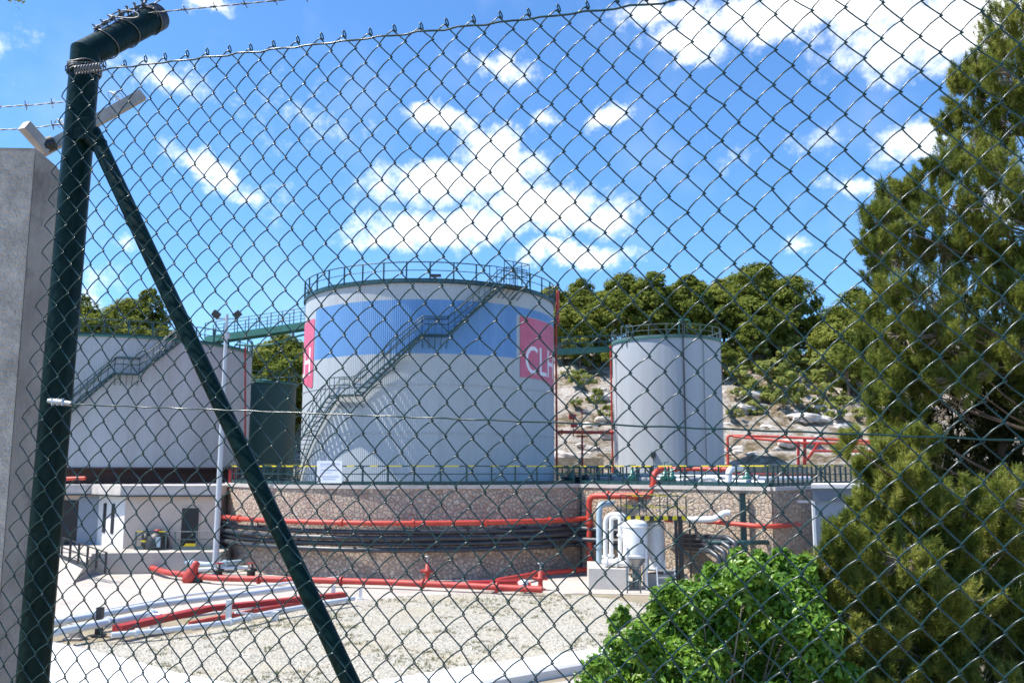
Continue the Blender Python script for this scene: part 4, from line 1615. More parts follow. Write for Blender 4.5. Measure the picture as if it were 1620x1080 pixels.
# ramp railing
ra, rb = gp(97, 882, .9), gp(166, 908, .42)
r_ = thing('ramp_railing', 'black railing running down the ramp at the left', 'railing', tuple(ra))
for hz in (.08, .55, 1.05):
    b = MB()
    b.bar(ra + Vector((0, 0, hz)), rb + Vector((0, 0, hz)), .06, .16 if hz < .1 else .05)
    b.build('rail', M['black'], r_)
for k in range(6):
    q = ra.lerp(rb, k / 5)
    b = MB()
    b.bar(q, q + Vector((0, 0, 1.07)), .09, .09)
    b.build('rail_post', M['black'], r_)
# light pole
r_ = thing('lamp_mast', 'tall pale mast with two floodlights at its top beside the low building', 'lamp mast', (-15.75, 48.2, 0))
b = MB()
b.tube([(-15.75, 48.2, 0), (-15.75, 48.2, 14.0)], [.17, .085], 14)
b.build('pole', M['pole'], r_)
b = MB()
b.box((-15.75, 48.2, 10.9 + 1.9), (.3, .3, .28))
b.build('junction_box', M['pole'], r_)
b = MB()
b.bar((-16.35, 48.2, 13.75), (-15.15, 48.2, 13.75), .07, .07)
b.build('crossarm', M['galv'], r_)
for s_ in (-1, 1):
    b = MB()
    q = Vector((-15.75 + s_ * .58, 48.15, 13.98))
    mt_ = Matrix.Rotation(R(-40 * s_), 3, 'Y') @ Matrix.Rotation(R(25), 3, 'X')
    b.box(q, (.42, .2, .34), mat=mt_)
    f_ = b.build('floodlight', M['black'], r_)
    b = MB()
    b.bar(q - Vector((0, 0, .24)), q, .05, .05)
    b.build('bracket', M['galv'], f_)
# white H frame at the left end of the wall
r_ = thing('pipe_support', 'pale twin legged pipe support at the left end of the curved wall', 'pipe stand', (pt(394, 890, 52).x, 52, 0))
for px, dx in ((391, -.12), (398, .14)):
    b = MB()
    b.bar(Vector((pt(px, 888, 52).x + dx, 52, 0)), Vector((pt(px, 820, 52).x, 52, 2.6)), .12, .12)
    b.build('leg', M['pole'], r_)
b = MB()
b.bar(pt(352, 826, 52), pt(412, 826, 52), .12, .12)
b.build('crossbeam', M['palepipe'], r_)

# ------------------------------------------------------------------ pipe track in the left foreground
pipe('track_pipe', 'upper pale pipe of the pipe track in the lower left', [gp(20, 996, .55), gp(84, 985, .55), gp(253, 955, .55), gp(400, 938, .55), gp(480, 927, .5)], .125, 'palepipe', fil=.6, flanges=((1, .4), (2, .5)))
pipe('track_pipe', 'lower pale pipe of the pipe track ending near the red channel', [gp(20, 1012, .5), gp(84, 1000, .5), gp(246, 970, .5)], .13, 'palepipe', fil=.6, flanges=((1, .5), (1, .95)))
pipe('track_pipe', 'white near pipe lying along the edge of the gravel', [gp(176, 1004, .3), gp(255, 997, .3), gp(355, 985, .3), gp(430, 968, .3), gp(560, 946, .3)], .095, 'palepipe', fil=.5, flanges=((0, .5), (2, .1), (2, .5)))
pipe('track_pipe', 'thin pale pipe at the far side of the pipe track', [gp(60, 985, .2), gp(180, 962, .2), gp(300, 940, .2), gp(400, 928, .2), gp(540, 912, .2)], .06, 'white', fil=.6)
r_ = thing('red_channel', 'long dark red channel between the pale pipes of the pipe track', 'pipe rack', tuple(gp(172, 1000)))
a1, a2, a3 = gp(185, 994, .42), gp(330, 962, .42), gp(545, 940, .36)
b = MB()
b.bar(a1, a2, .4, .2)
b.bar(a2 + Vector((.02, .01, 0)), a3, .4, .19)
b.build('channel', M['darkred'], r_)
a1, a2, a3 = gp(300, 986, .2), gp(400, 966, .25), gp(500, 949, .25)
b = MB()
b.bar(a1, a2, .14, .14)
b.bar(a2, a3, .14, .14)
b.build('lower_rail', M['red'], r_)
pl = [(156, 1006, .95, .2, 'black', 'black post clamping the two pale pipes of the pipe track'), (361, 986, .85, .17, 'white', 'white post in the middle of the pipe track'), (527, 952, .7, .15, 'white', 'white post near the right end of the red channel'), (570, 948, .5, .12, 'white', 'short white post at the right end of the pipe track'), (119, 1010, .5, .3, 'concrete', 'squat concrete block under the pale pipes'), (246, 996, .55, .3, 'white', 'white saddle across the red channel')]
for (px, py, h, w_, mt, lb) in pl:
    q = gp(px, py)
    r_ = thing('pipe_post', lb, 'pipe stand', tuple(q))
    b = MB()
    b.bar(q, q + Vector((0, 0, h)), w_, w_)
    b.build('shaft', M[mt], r_)
    b = MB()
    b.box(q + Vector((0, 0, .03)), (w_ * 1.9, w_ * 1.9, .06))
    b.build('foot', M[mt], r_)
r_ = thing('angle_strut', 'white slanting strut right of the white post in the pipe track', 'strut', tuple(gp(395, 960)))
b = MB()
b.bar(gp(372, 968, .6), gp(436, 974, .3), .07, .07)
b.build('bar', M['white'], r_)
b = MB()
b.box(gp(436, 974, .18), (.2, .2, .34))
b.build('foot', M['white'], r_)

# ------------------------------------------------------------------ fence in the foreground
FA = np.array([0.03017461, -0.01058535, -0.00170182])
FB = np.array([-0.00201007, 0.00079484, -0.03493319])
FT = np.array([-0.21501367, 1.86719442, 0.31320076 + EYE])
FN = nrm(np.cross(FB, FA))
if FN[1] < 0:
    FN = -FN                                   # away from the camera


def fp(k, m, d=0.0):
    return Vector(FT + FA * k + FB * m + FN * d)


fence = thing('chain_link_fence', 'green chain link fence with a thick corner post close in front', 'fence', tuple(Vector((fp(-29.8, 4).x, fp(-29.8, 4).y, 3.6))))
MT, MBOT = -18, 34
WRAD = .00150
mesh = MB()
K0, K1 = -33, 104
noise_k = rng.normal(0, .05, size=(K1 - K0 + 3, MBOT - MT + 6, 2))


def node(k, m):
    j = noise_k[k - K0, m - MT + 2]
    return k + j[0], m + j[1]


VS, FS = [], []
NS = 6
for k in range(K0, K1):
    path = []
    m = MT - 1 if (k + MT - 1) % 2 == 0 else MT - 2
    # start at the left column k
    mm = m
    side = 0
    seq = []
    while mm <= MBOT:
        seq.append((k + side, mm))
        side = 1 - side
        mm += 1
    for i in range(len(seq) - 1):
        (ka, ma), (kb_, mb) = seq[i], seq[i + 1]
        if mb < MT:
            continue
        qa, qb = node(ka, ma), node(kb_, mb)
        right = kb_ > ka
        # over-run each node a little so that neighbouring spirals hook into each other
        ea, eb = (-.085, .085) if right else (.085, -.085)
        xa_, ya_ = qa[0] + ea, qa[1]
        xb_, yb_ = qb[0] + eb, qb[1]
        # legs falling to the left run in front and bow upward, legs falling to the right run behind, straight
        for t in (0.0, .07, .2, .5, .8, .93):
            x = xa_ + (xb_ - xa_) * t
            y = ya_ + (yb_ - ya_) * t
            bow = 4 * t * (1 - t)
            if right:
                dep = .0028 * min(1, bow * 2.2)
                y += .03 * bow
            else:
                dep = -.0028 * min(1, bow * 2.2)
                y -= .11 * bow
                x -= .03 * bow
            if t == 0.0:
                y -= 0
            path.append(fp(x, y, dep))
    if k < 26 or True:
        mesh.tube(path, WRAD, NS, cap=False)
# twisted tops standing above the straining wire
for k in range(K0, K1):
    if (k + MT - 1) % 2 != 0:
        continue
    jx, jy = node(k, MT - 1)
    mesh.tube([fp(jx + .08 + .065 * math.cos(a) - .10 * math.sin(a), jy - .10 - .26 * math.sin(a), .002 * math.cos(a)) for a in np.linspace(-.5 * PI, 1.5 * PI, 13)[:-1]], WRAD, NS, closed=True)
mesh.build('wire_mesh', M['wire'], fence)
MTOP = -18.62
for nm, mm, rad in (('straining_wire', MTOP, .0022), ('straining_wire', 5.92, .0019)):
    b = MB()
    pts_ = []
    for k in range(-30, 105):
        pts_.append(fp(k, mm + .025 * math.sin(k * 1.7) + (.12 * math.sin(min(1, (k + 30) / 82) * PI) if mm < 0 else 0), -.006 + .004 * math.sin(k * 2.1)))
    b.tube(pts_, rad, 6)
    b.build(nm, M['wire'], fence)
# clamp at the end of the middle wire
b = MB()
b.tube([fp(-30.2, 5.75, -.012), fp(-29.2, 5.8, -.014), fp(-28.0, 5.9, -.010)], [.006, .008, .006], 8)
for q in range(3):
    b.tube([fp(-29.7 + q * .5, 5.55, -.016), fp(-29.6 + q * .5, 6.05, -.016)], .004, 6)
b.build('wire_clamp', M['galv'], fence)
# post
PR = .0372


def fpx(px, py, d):
    """the point of the fence plane, pushed back by d, on a sight line"""
    q = np.array(ray(px, py))
    o = np.array([0, 0, EYE])
    t = np.dot(FT + FN * d - o, FN) / np.dot(q, FN)
    return Vector(o + q * t)


pt_hi, pt_lo = fpx(130, 150, PR + .006), fpx(58, 1000, PR + .006)
pax = (pt_hi - pt_lo).normalized()            # the post leans a little with the slope of the road
ztop = fpx(135, 86, PR + .006).z
elbow = pt_lo + pax * ((ztop - pt_lo.z) / pax.z)
foot_p = pt_lo + pax * ((3.2 - pt_lo.z) / pax.z)
post_x, post_y = elbow.x, elbow.y
pc = elbow
b = MB()
b.tube([foot_p, elbow - pax * .025], PR, 28)
post = b.build('corner_post', M['post'], fence)
an = Vector(FN)
an.z = 0
an.normalize()
au = Vector(FA)
au.z = 0
au.normalize()
tip = elbow + (an * .235 + au * .012) + Vector((0, 0, .222))
b = MB()
dmit = (tip - elbow).normalized()
xs_m = Vector((0, 0, 1)).cross(dmit).normalized()
bis = (Vector((0, 0, 1)) + dmit).normalized()
ym = bis.cross(xs_m)
kk = 1 / bis.dot(dmit)
ring0 = [elbow + Vector((0, 0, -.03)) + (xs_m * math.cos(a) + Vector((0, 0, 1)).cross(xs_m) * math.sin(a)) * PR * 1.012 for a in np.linspace(0, 2 * PI, 29)[:-1]]
ring1 = [elbow + (xs_m * math.cos(a) + ym * math.sin(a) * kk) * PR * 1.012 for a in np.linspace(0, 2 * PI, 29)[:-1]]
ring2 = [tip + (xs_m * math.cos(a) + dmit.cross(xs_m) * math.sin(a)) * PR * 1.012 for a in np.linspace(0, 2 * PI, 29)[:-1]]
for ra_, rb_ in ((ring0, ring1), (ring1, ring2)):
    b.add(ra_ + rb_, [(q, (q + 1) % 28, 28 + (q + 1) % 28, 28 + q) for q in range(28)], 0, True)
b.add(ring2, [tuple(range(28))])
arm = b.build('post_arm', M['post'], post)
b = MB()
d = (tip - elbow).normalized()
b.tube([tip - d * .03, tip + d * .006, tip + d * .012], [PR * 1.08, PR * 1.08, PR * .9], 28)
b.build('end_cap', M['black'], post)
# collars and knots
b = MB()
for i in range(5):
    zz = elbow.z - .045 + (i - 2) * .006
    b.tube([Vector((post_x + math.cos(t) * (PR + .004), post_y + math.sin(t) * (PR + .004), zz + .004 * math.sin(t * 3 + i))) for t in np.linspace(0, 2 * PI, 25)[:-1]], .0022, 6, closed=True)
coil = [fp(-31.4 + 2.9 * t, -18.6, -.02) + Vector((0, math.sin(t * 60) * .009, math.cos(t * 60) * .011)) for t in np.linspace(0, 1, 110)]
b.tube(coil, .0017, 5)
b.build('wire_tie', M['barb'], fence)
# brace
br0 = fpx(147, 208, .040)
tgt = fpx(555, 1080, .030)
low = br0 + (tgt - br0) * 1.25
b = MB()
b.tube([br0, low], .0195, 20)
brace = b.build('brace', M['post'], fence)
b = MB()
b.tube([br0 + Vector((-.03, 0, .012)), br0 + (low - br0).normalized() * .05], .0225, 16)
b.box(br0 + Vector((-.012, -.02, .0)), (.05, .012, .06))
b.build('brace_clamp', M['post'], fence)


def barbed(pts, r=.0012, every=.09, name='barbed_wire', parent=None):
    b = MB()
    P = [Vector(p) for p in pts]
    L = sum((P[i + 1] - P[i]).length for i in range(len(P) - 1))
    N = max(8, int(L / .012))

    def at(s):
        for i in range(len(P) - 1):
            l = (P[i + 1] - P[i]).length
            if s <= l + 1e-9:
                return P[i].lerp(P[i + 1], s / l), (P[i + 1] - P[i]).normalized()
            s -= l
        return P[-1], (P[-1] - P[-2]).normalized()
    for ph in (0, PI):
        line = []
        for k in range(N + 1):
            q, d = at(L * k / N)
            x = d.orthogonal().normalized()
            y = d.cross(x)
            a = k * 1.1 + ph
            line.append(q + (x * math.cos(a) + y * math.sin(a)) * r * 1.1)
        b.tube(line, r, 5)
    s = every * .5
    while s < L:
        q, d = at(s)
        x = d.orthogonal().normalized()
        y = d.cross(x)
        for j, (u, v) in enumerate(((x, y), (y, x))):
            cpos = q + d * (.003 * (1 if j else -1))
            b.tube([cpos + (u * math.cos(t) + v * math.sin(t)) * r * 2.4 + d * .0015 * (t - PI) for t in np.linspace(0, 2 * PI, 9)], r * .9, 4)
            b.bar(cpos - u * .014 + v * .006, cpos + u * .014 - v * .006, r * 1.6, r * 1.6)
        s += every
    return b.build(name, M['barb'], parent)


# barbed strand from the arm tip to the right, and knots along the arm
side = Vector((0, 0, 1)).cross(d).normalized()
upn = d.cross(side).normalized()
if upn.z < 0:
    upn = -upn
s0 = tip - d * .02 + upn * (PR + .004)
far = pt(470, -2, tip.y - .12)
barbed([tip - d * .03 - side * 0 + Vector(FN) * -(PR + .003) + Vector((0, 0, .0)), far, far + (far - tip) * 1.5], parent=fence)
s1 = elbow + d * .07 + upn * (PR + .006)
barbed([s1, s1 + d * .10 + upn * .006, s0 + upn * .004, s0 + d * .05 + upn * .03], r=.0022, every=.035, parent=fence)
b = MB()
for i, t in enumerate((.25, .55, .9)):
    c = elbow + (tip - elbow) * t
    b.tube([c + (side * math.cos(a) + upn * math.sin(a)) * (PR + .003) + d * .006 * math.sin(2 * a + i) for a in np.linspace(0, 2 * PI, 25)[:-1]], .0018, 5, closed=True)
c = elbow + (tip - elbow) * .55 + upn * (PR + .008)
b.tube([c + side * (-.02 + .05 * math.cos(a)) + upn * (.012 * math.sin(a * 1.3)) + d * .012 * math.sin(a) for a in np.linspace(0, 6, 30)], .002, 5)
b.tube([tip + d * .03 + upn * .03 + (side * math.cos(a) + d * math.sin(a)) * .018 + upn * .004 * a for a in np.linspace(0, 9, 40)], .002, 5)
b.build('wire_tie', M['barb'], fence)

# rendered wall end behind the post
y0, y1 = 2.62, 2.80
xr0 = pt(50, 300, y0).x
xr1 = pt(97, 300, y1).x
zt = pt(40, 240, y0).z
wl = thing('rendered_wall', 'rough grey rendered wall end behind the thick fence post', 'wall', (xr0 - .4, y0 + .1, 3.4))
b = MB()
b.prism([(xr0, y0), (xr0 - 2.2, y0 - .1), (xr0 - 2.2, y1 - .1), (xr0 - .02, y1)], 3.3, zt)
b.build('rough_face', M['concrete_wall'], wl)
b = MB()
ch = .02
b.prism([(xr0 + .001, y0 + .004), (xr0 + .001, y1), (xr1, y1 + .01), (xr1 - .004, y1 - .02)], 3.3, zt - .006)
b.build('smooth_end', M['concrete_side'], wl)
b = MB()
b.prism([(xr0 + .0005, y0 + .003), (xr0 - 2.2, y0 - .097), (xr0 - 2.2, y1 - .103), (xr0 - .02, y1 - .003)], zt, zt + .012)
b.build('mortar_cap', M['concrete_side'], wl)
# grey Y bracket with barbed wire on the wall
yb = 2.74
br = thing('barbed_wire_bracket', 'grey square tube bracket with two slanting arms on the rendered wall', 'bracket', tuple(pt(80, 238, yb)))
foot_ = pt(78, 232, yb)
b = MB()
b.bar(foot_ + Vector((-.03, 0, -.02)), pt(226, 150, yb + .12), .028, .034)
b.build('arm', M['greytube'], br)
b = MB()
b.bar(pt(74, 238, yb - .02), pt(38, 198, yb - .1), .03, .034)
b.build('arm', M['greytube'], br)
b = MB()
b.tube([pt(66, 232, yb - .03), pt(84, 226, yb - .01)], .024, 12)
b.build('hinge_clamp', M['black'], br)
e1 = pt(104, 161, yb + .05)
barbed([e1, pt(55, 166, yb + .06), pt(-200, 182, yb + .05)], parent=br)
e2 = pt(98, 196, yb)
barbed([pt(150, 188, yb), e2, pt(50, 203, yb), pt(-200, 216, yb)], parent=br)
for (cx, cy) in ((95, 196), (178, 152)):
    b = MB()
    b.tube([pt(cx + 9 * math.cos(a) + a * .6, cy + 7 * math.sin(a * 1.2), yb + .02 + .01 * math.sin(a * .7)) for a in np.linspace(0, 16, 70)], .0014, 5)
    b.build('wire_tie', M['galv'], br)

# ------------------------------------------------------------------ far trees
def tree_proto(name, h, w, nclump, ncard, mat, size, dome=.5, trunk_frac=.35):
    """a tree standing at the origin: tapered trunk with limbs, crown of leaf cards"""
    root = bpy.data.objects.new(name, None)
    COL.objects.link(root)
    root.empty_display_size = .3
    tb = MB()
    top = Vector((random.uniform(-.3, .3), random.uniform(-.3, .3), h * .8))
    mid = Vector((random.uniform(-.25, .25), random.uniform(-.2, .2), h * .4))
    tb.tube([(0, 0, -.6), mid * .5, mid, top], [h * .024, h * .02, h * .015, h * .006], 8)
    cl = []
    for i in range(nclump):
        u = random.random()
        z = h * (trunk_frac + (1 - trunk_frac) * (.08 + .86 * u))
        prof = math.sin(PI * min(1, max(0.04, (u * .86 + .14)))) ** dome
        rr = w * .5 * prof * math.sqrt(random.uniform(.15, 1))
        a = random.uniform(0, 2 * PI)
        c = Vector((rr * math.cos(a), rr * math.sin(a), z))
        cl.append((c, w * random.uniform(.065, .14)))
        if i % 6 == 0:
            st_ = mid.lerp(top, random.uniform(-.1, .8))
            tb.tube([st_, st_.lerp(c, .6) + Vector((0, 0, .15)), c], [h * .008, h * .005, h * .002], 5)
    tb.build('trunk', M['bark'], root)
    V, Tn = [], []
    for (c, r) in cl:
        n = ncard
        d = rnd_unit(n)
        p = np.array(c) + d * (r * rng.uniform(.45, 1.0, size=(n, 1)) ** .6) * np.array([1, 1, .72])
        nn = nrm(d * .6 + nrm(p - np.array([0, 0, h * .55])) * .6 + rnd_unit(n) * .7 + np.array([0, 0, .5]))
        u_ = nrm(np.cross(nn, rnd_unit(n)))
        v_ = np.cross(nn, u_)
        s = size * rng.uniform(.6, 1.25, size=(n, 1))
        q = np.stack([p - u_ * s - v_ * s * .3, p + u_ * s * .2 - v_ * s * .6, p + u_ * s + v_ * s * .3, p - u_ * s * .2 + v_ * s * .6], 1)
        V.append(q.reshape(-1, 3))
        base = random.uniform(.15, .85)
        Tn.append(np.clip(base + rng.normal(0, .16, n), 0, 1))
    cards('crown', np.concatenate(V), 4, np.concatenate(Tn), mat, root)
    return root


protos = [tree_proto('pine_tree', 9.5, 6.8, 165, 56, M['needle_far'], .19, .55, .28),
          tree_proto('pine_tree', 9.0, 7.6, 175, 56, M['needle_far2'], .19, .7, .34),
          tree_proto('pine_tree', 10.5, 6.0, 165, 56, M['needle_far'], .19, .45, .25),
          tree_proto('pine_tree', 8.0, 6.6, 150, 56, M['needle_far2'], .19, .6, .2),
          tree_proto('pine_tree', 9.8, 6.6, 105, 50, M['needle_far'], .18, .8, .45)]
scrubs = [tree_proto('shrub', 2.0, 2.7, 22, 46, M['scrub'], .17, .5, .02),
          tree_proto('shrub', 2.6, 2.6, 24, 44, M['scrub'], .17, .6, .10),
          tree_proto('shrub', 1.4, 2.4, 16, 44, M['scrub'], .15, .5, .0)]
used_p = set()


def plant(proto, x, y, s, rot, lean=0):
    if id(proto) not in used_p:
        used_p.add(id(proto))
        o = proto
    else:
        o = dup(proto)
    o.location = (x, y, hillz(x, y) - .15)
    o.rotation_euler = (random.uniform(-.05, .05), random.uniform(-.05, .05), rot)
    o.scale = (s * random.uniform(.82, 1.2), s * random.uniform(.82, 1.2), s * random.uniform(.84, 1.14))
    return o


def pxof(p):
    v = Vector(p) - Vector((0, 0, EYE))
    dd = v.y * math.cos(PITCH) + v.z * math.sin(PITCH)
    uu = -v.y * math.sin(PITCH) + v.z * math.cos(PITCH)
    return 810 + F * v.x / dd, 540 - F * uu / dd


forest = []
# ridge right of the big tank: front, middle and back rows, by hand-tuned spacing
for row, (Y0, x0, x1, step, sc) in enumerate(((101, 6.0, 33, 3.0, .88), (107, 5.5, 36, 3.1, .93), (114, 5, 38, 3.3, .93), (96, 7.0, 30, 4.2, .5))):
    x = x0
    while x < x1:
        Y = Y0 + random.uniform(-2.2, 2.2)
        px = 810 + F * x / Y
        forest.append((x + random.uniform(-.5, .5), Y, sc * random.uniform(.84, 1.16), 'r', row))
        x += step * random.uniform(.8, 1.2)
for (px, Y, sc) in ((1300, 112, .85), (1330, 108, .95), (1365, 104, 1.0), (1400, 100, 1.0), (1440, 96, 1.0), (1320, 97, .8), (1380, 92, .8), (1345, 88, .7), (1222, 103, .6), (1248, 101, .5)):
    forest.append(((px - 810) / F * Y, Y, sc, 'e', 0))
for row, (Y0, x0, x1, step, sc) in enumerate(((100, -58, -37, 3.4, .95), (109, -66, -40, 3.4, 1.05), (98, -36, -20, 3.2, .6))):
    x = x0
    while x < x1:
        Y = Y0 + random.uniform(-2, 2)
        forest.append((x, Y, sc * random.uniform(.82, 1.12), 'l', row))
        x += step * random.uniform(.85, 1.2)
for (px, Y, sc) in ((392, 90, .8), (410, 89, .85), (430, 88, .9), (454, 88, .85), (474, 91, .85), (440, 95, .95), (464, 96, .95), (418, 97, .95), (378, 94, .8)):
    forest.append(((px - 810) / F * Y, Y, sc, 'g', 0))
ORD = ['first', 'second', 'third', 'fourth', 'fifth', 'sixth', 'seventh', 'eighth', 'ninth', 'tenth', 'eleventh', 'twelfth', 'thirteenth', 'fourteenth', 'fifteenth', 'sixteenth', 'seventeenth', 'eighteenth']
WHAT = {('r', 0): ('pine in the front ridge row, counting right from the tallest tank', 'pines on the ridge right of the tallest tank'),
        ('r', 1): ('pine in the middle ridge row, counting right from the tallest tank', 'pines on the ridge right of the tallest tank'),
        ('r', 2): ('pine in the back ridge row, counting right from the tallest tank', 'pines on the ridge right of the tallest tank'),
        ('r', 3): ('low pine along the lower edge of the wood, counting from the tallest tank', 'pines on the ridge right of the tallest tank'),
        ('e', 0): ('small pine around the gap in the tree line, counting rightwards', 'pines around the gap in the tree line'),
        ('l', 0): ('pine rising behind the wide low tank, counting rightwards', 'pines behind the wide low tank'),
        ('l', 1): ('pine of the far row behind the wide low tank, counting rightwards', 'pines behind the wide low tank'),
        ('l', 2): ('lower pine under the long footbridge, counting rightwards', 'pines behind the wide low tank'),
        ('g', 0): ('dark pine standing over the green tank, counting rightwards', 'pines over the green tank')}
for key in WHAT:
    lst = sorted([f for f in forest if (f[3], f[4]) == key], key=lambda f: f[0] / f[1])
    for i, (x, Y, s_, _, _) in enumerate(lst):
        o = plant(random.choice(protos), x, Y, s_, random.uniform(0, 6.28))
        tag(o, ORD[i] + ' ' + WHAT[key][0], 'tree', WHAT[key][1])

slots = []
for (px, py, s_) in ((905, 560, .9), (930, 548, 1.1), (955, 575, .8), (898, 598, .8), (925, 610, 1.3), (912, 640, .6), (945, 640, .7), (958, 660, .6),
                     (1160, 600, 1.2), (1178, 640, .9), (1200, 585, 1.3), (1225, 600, 1.1), (1215, 640, 1.6), (1238, 655, 1.1), (1250, 580, 1.4), (1265, 612, 1.2),
                     (1285, 590, 1.5), (1305, 560, 1.4), (1310, 610, 1.6), (1330, 585, 1.4), (1340, 640, 1.0), (1290, 655, .7), (1320, 660, .8), (1165, 670, .7),
                     (1355, 600, 1.3), (1370, 660, 1.0), (1275, 548, 1.0), (1240, 548, 1.1), (1182, 560, 1.2), (1400, 640, 1.3), (470, 640, .8), (474, 690, .7), (1172, 618, 1.1), (1195, 655, .8), (1222, 628, 1.0), (1246, 600, 1.2), (1262, 648, .9), (1296, 625, 1.1), (1318, 640, .9), (1350, 625, 1.2), (1184, 585, 1.1), (1212, 562, 1.2), (1272, 580, 1.3), (1335, 560, 1.3), (890, 575, .9), (938, 590, .9), (918, 575, 1.0)):
    # march along the view ray until it meets the hill
    d = ray(px, py)
    hit = None
    for Y in np.arange(71.5, 130, .4):
        p = pt(px, py, Y)
        if p.z <= hillz(p.x, p.y):
            hit = p
            break
    if hit is not None:
        slots.append((px, hit, s_))
slots.sort(key=lambda t: t[0])
la = [t for t in slots if t[0] < 965]
lb_ = [t for t in slots if t[0] >= 965]
ORD2 = ORD + ['nineteenth', 'twentieth'] + ['twenty ' + w for w in ORD[:9]] + ['thirtieth'] + ['thirty ' + w for w in ORD[:9]] + ['fortieth']
for lst, txt, gname in ((la, 'olive shrub on the rocks left of the narrow tank, counting rightwards', 'shrubs between the tanks'),
                        (lb_, 'olive shrub on the rocky slope right of the narrow tank, counting rightwards', 'shrubs right of the narrow tank')):
    for i, (px, p, s_) in enumerate(lst):
        o = plant(random.choice(scrubs), p.x, p.y, s_ * 1.08, random.uniform(0, 6.28))
        tag(o, ORD2[i] + ' ' + txt, 'shrub', gname)
for pr_ in protos + scrubs:
    if id(pr_) not in used_p:
        for c in list(pr_.children):
            bpy.data.objects.remove(c)
        bpy.data.objects.remove(pr_)


# boulders on the rocky slope
def boulder(p, s):
    b = MB()
    n, mth = 14, 9
    vs, fs = [], []
    off = random.uniform(0, 100)
    for j in range(mth + 1):
        th = PI * j / mth
        for i in range(n):
            a = 2 * PI * i / n
            v = Vector((math.sin(th) * math.cos(a), math.sin(th) * math.sin(a), math.cos(th)))
            k = 1 + .5 * noise.noise(v * 1.4 + Vector((off, 0, 0))) + .2 * noise.noise(v * 4 + Vector((0, off, 0)))
            v = v * k
            v = Vector((round(v.x * 3) / 3 * .4 + v.x * .6, round(v.y * 3) / 3 * .4 + v.y * .6, round(v.z * 4) / 4 * .4 + v.z * .6))
            vs.append(p + Vector((v.x * s * 1.5, v.y * s, v.z * s * .6)))
    for j in range(mth):
        for i in range(n):
            fs.append((j * n + i, (j + 1) * n + i, (j + 1) * n + (i + 1) % n, j * n + (i + 1) % n))
    b.add(vs, fs)
    return b.build('boulder', M['boulder'])


U1 = ['', 'first', 'second', 'third', 'fourth', 'fifth', 'sixth', 'seventh', 'eighth', 'ninth']
TENS = {2: 'twenty', 3: 'thirty', 4: 'forty', 5: 'fifty'}


def ordw(n):
    if n < 20:
        return (ORD + ['nineteenth'])[n - 1]
    return TENS[n // 10] + ' ' + U1[n % 10]


random.seed(33)
bs = []
cand = [(random.uniform(884, 962), random.uniform(590, 722)) for _ in range(18)] + [(random.uniform(1148, 1385), random.uniform(610, 722)) for _ in range(44)]
for px, py in cand:
    s_ = random.choice((.5, .6, .7, .9, 1.1, 1.4))
    for Y in np.arange(72.0, 130, .4):
        p = pt(px, py, Y)
        if p.z <= hillz(p.x, p.y):
            if p.z > 5.6:
                bs.append((px, p, s_))
            break
bs.sort(key=lambda t: t[0])
na = sum(1 for t in bs if t[0] < 965)
for i, (px, p, s_) in enumerate(bs):
    o = boulder(p - Vector((0, 0, .12)), s_ * .62)
    k = i + 1 if i < na else i - na + 1
    w_ = ordw(k) if k % 10 or k < 20 else {20: 'twentieth', 30: 'thirtieth', 40: 'fortieth'}[k]
    tag(o, w_ + (' pale boulder left of the narrow tank, counting rightwards' if i < na else ' pale boulder right of the narrow tank, counting rightwards'), 'rock', 'boulders on the slope')

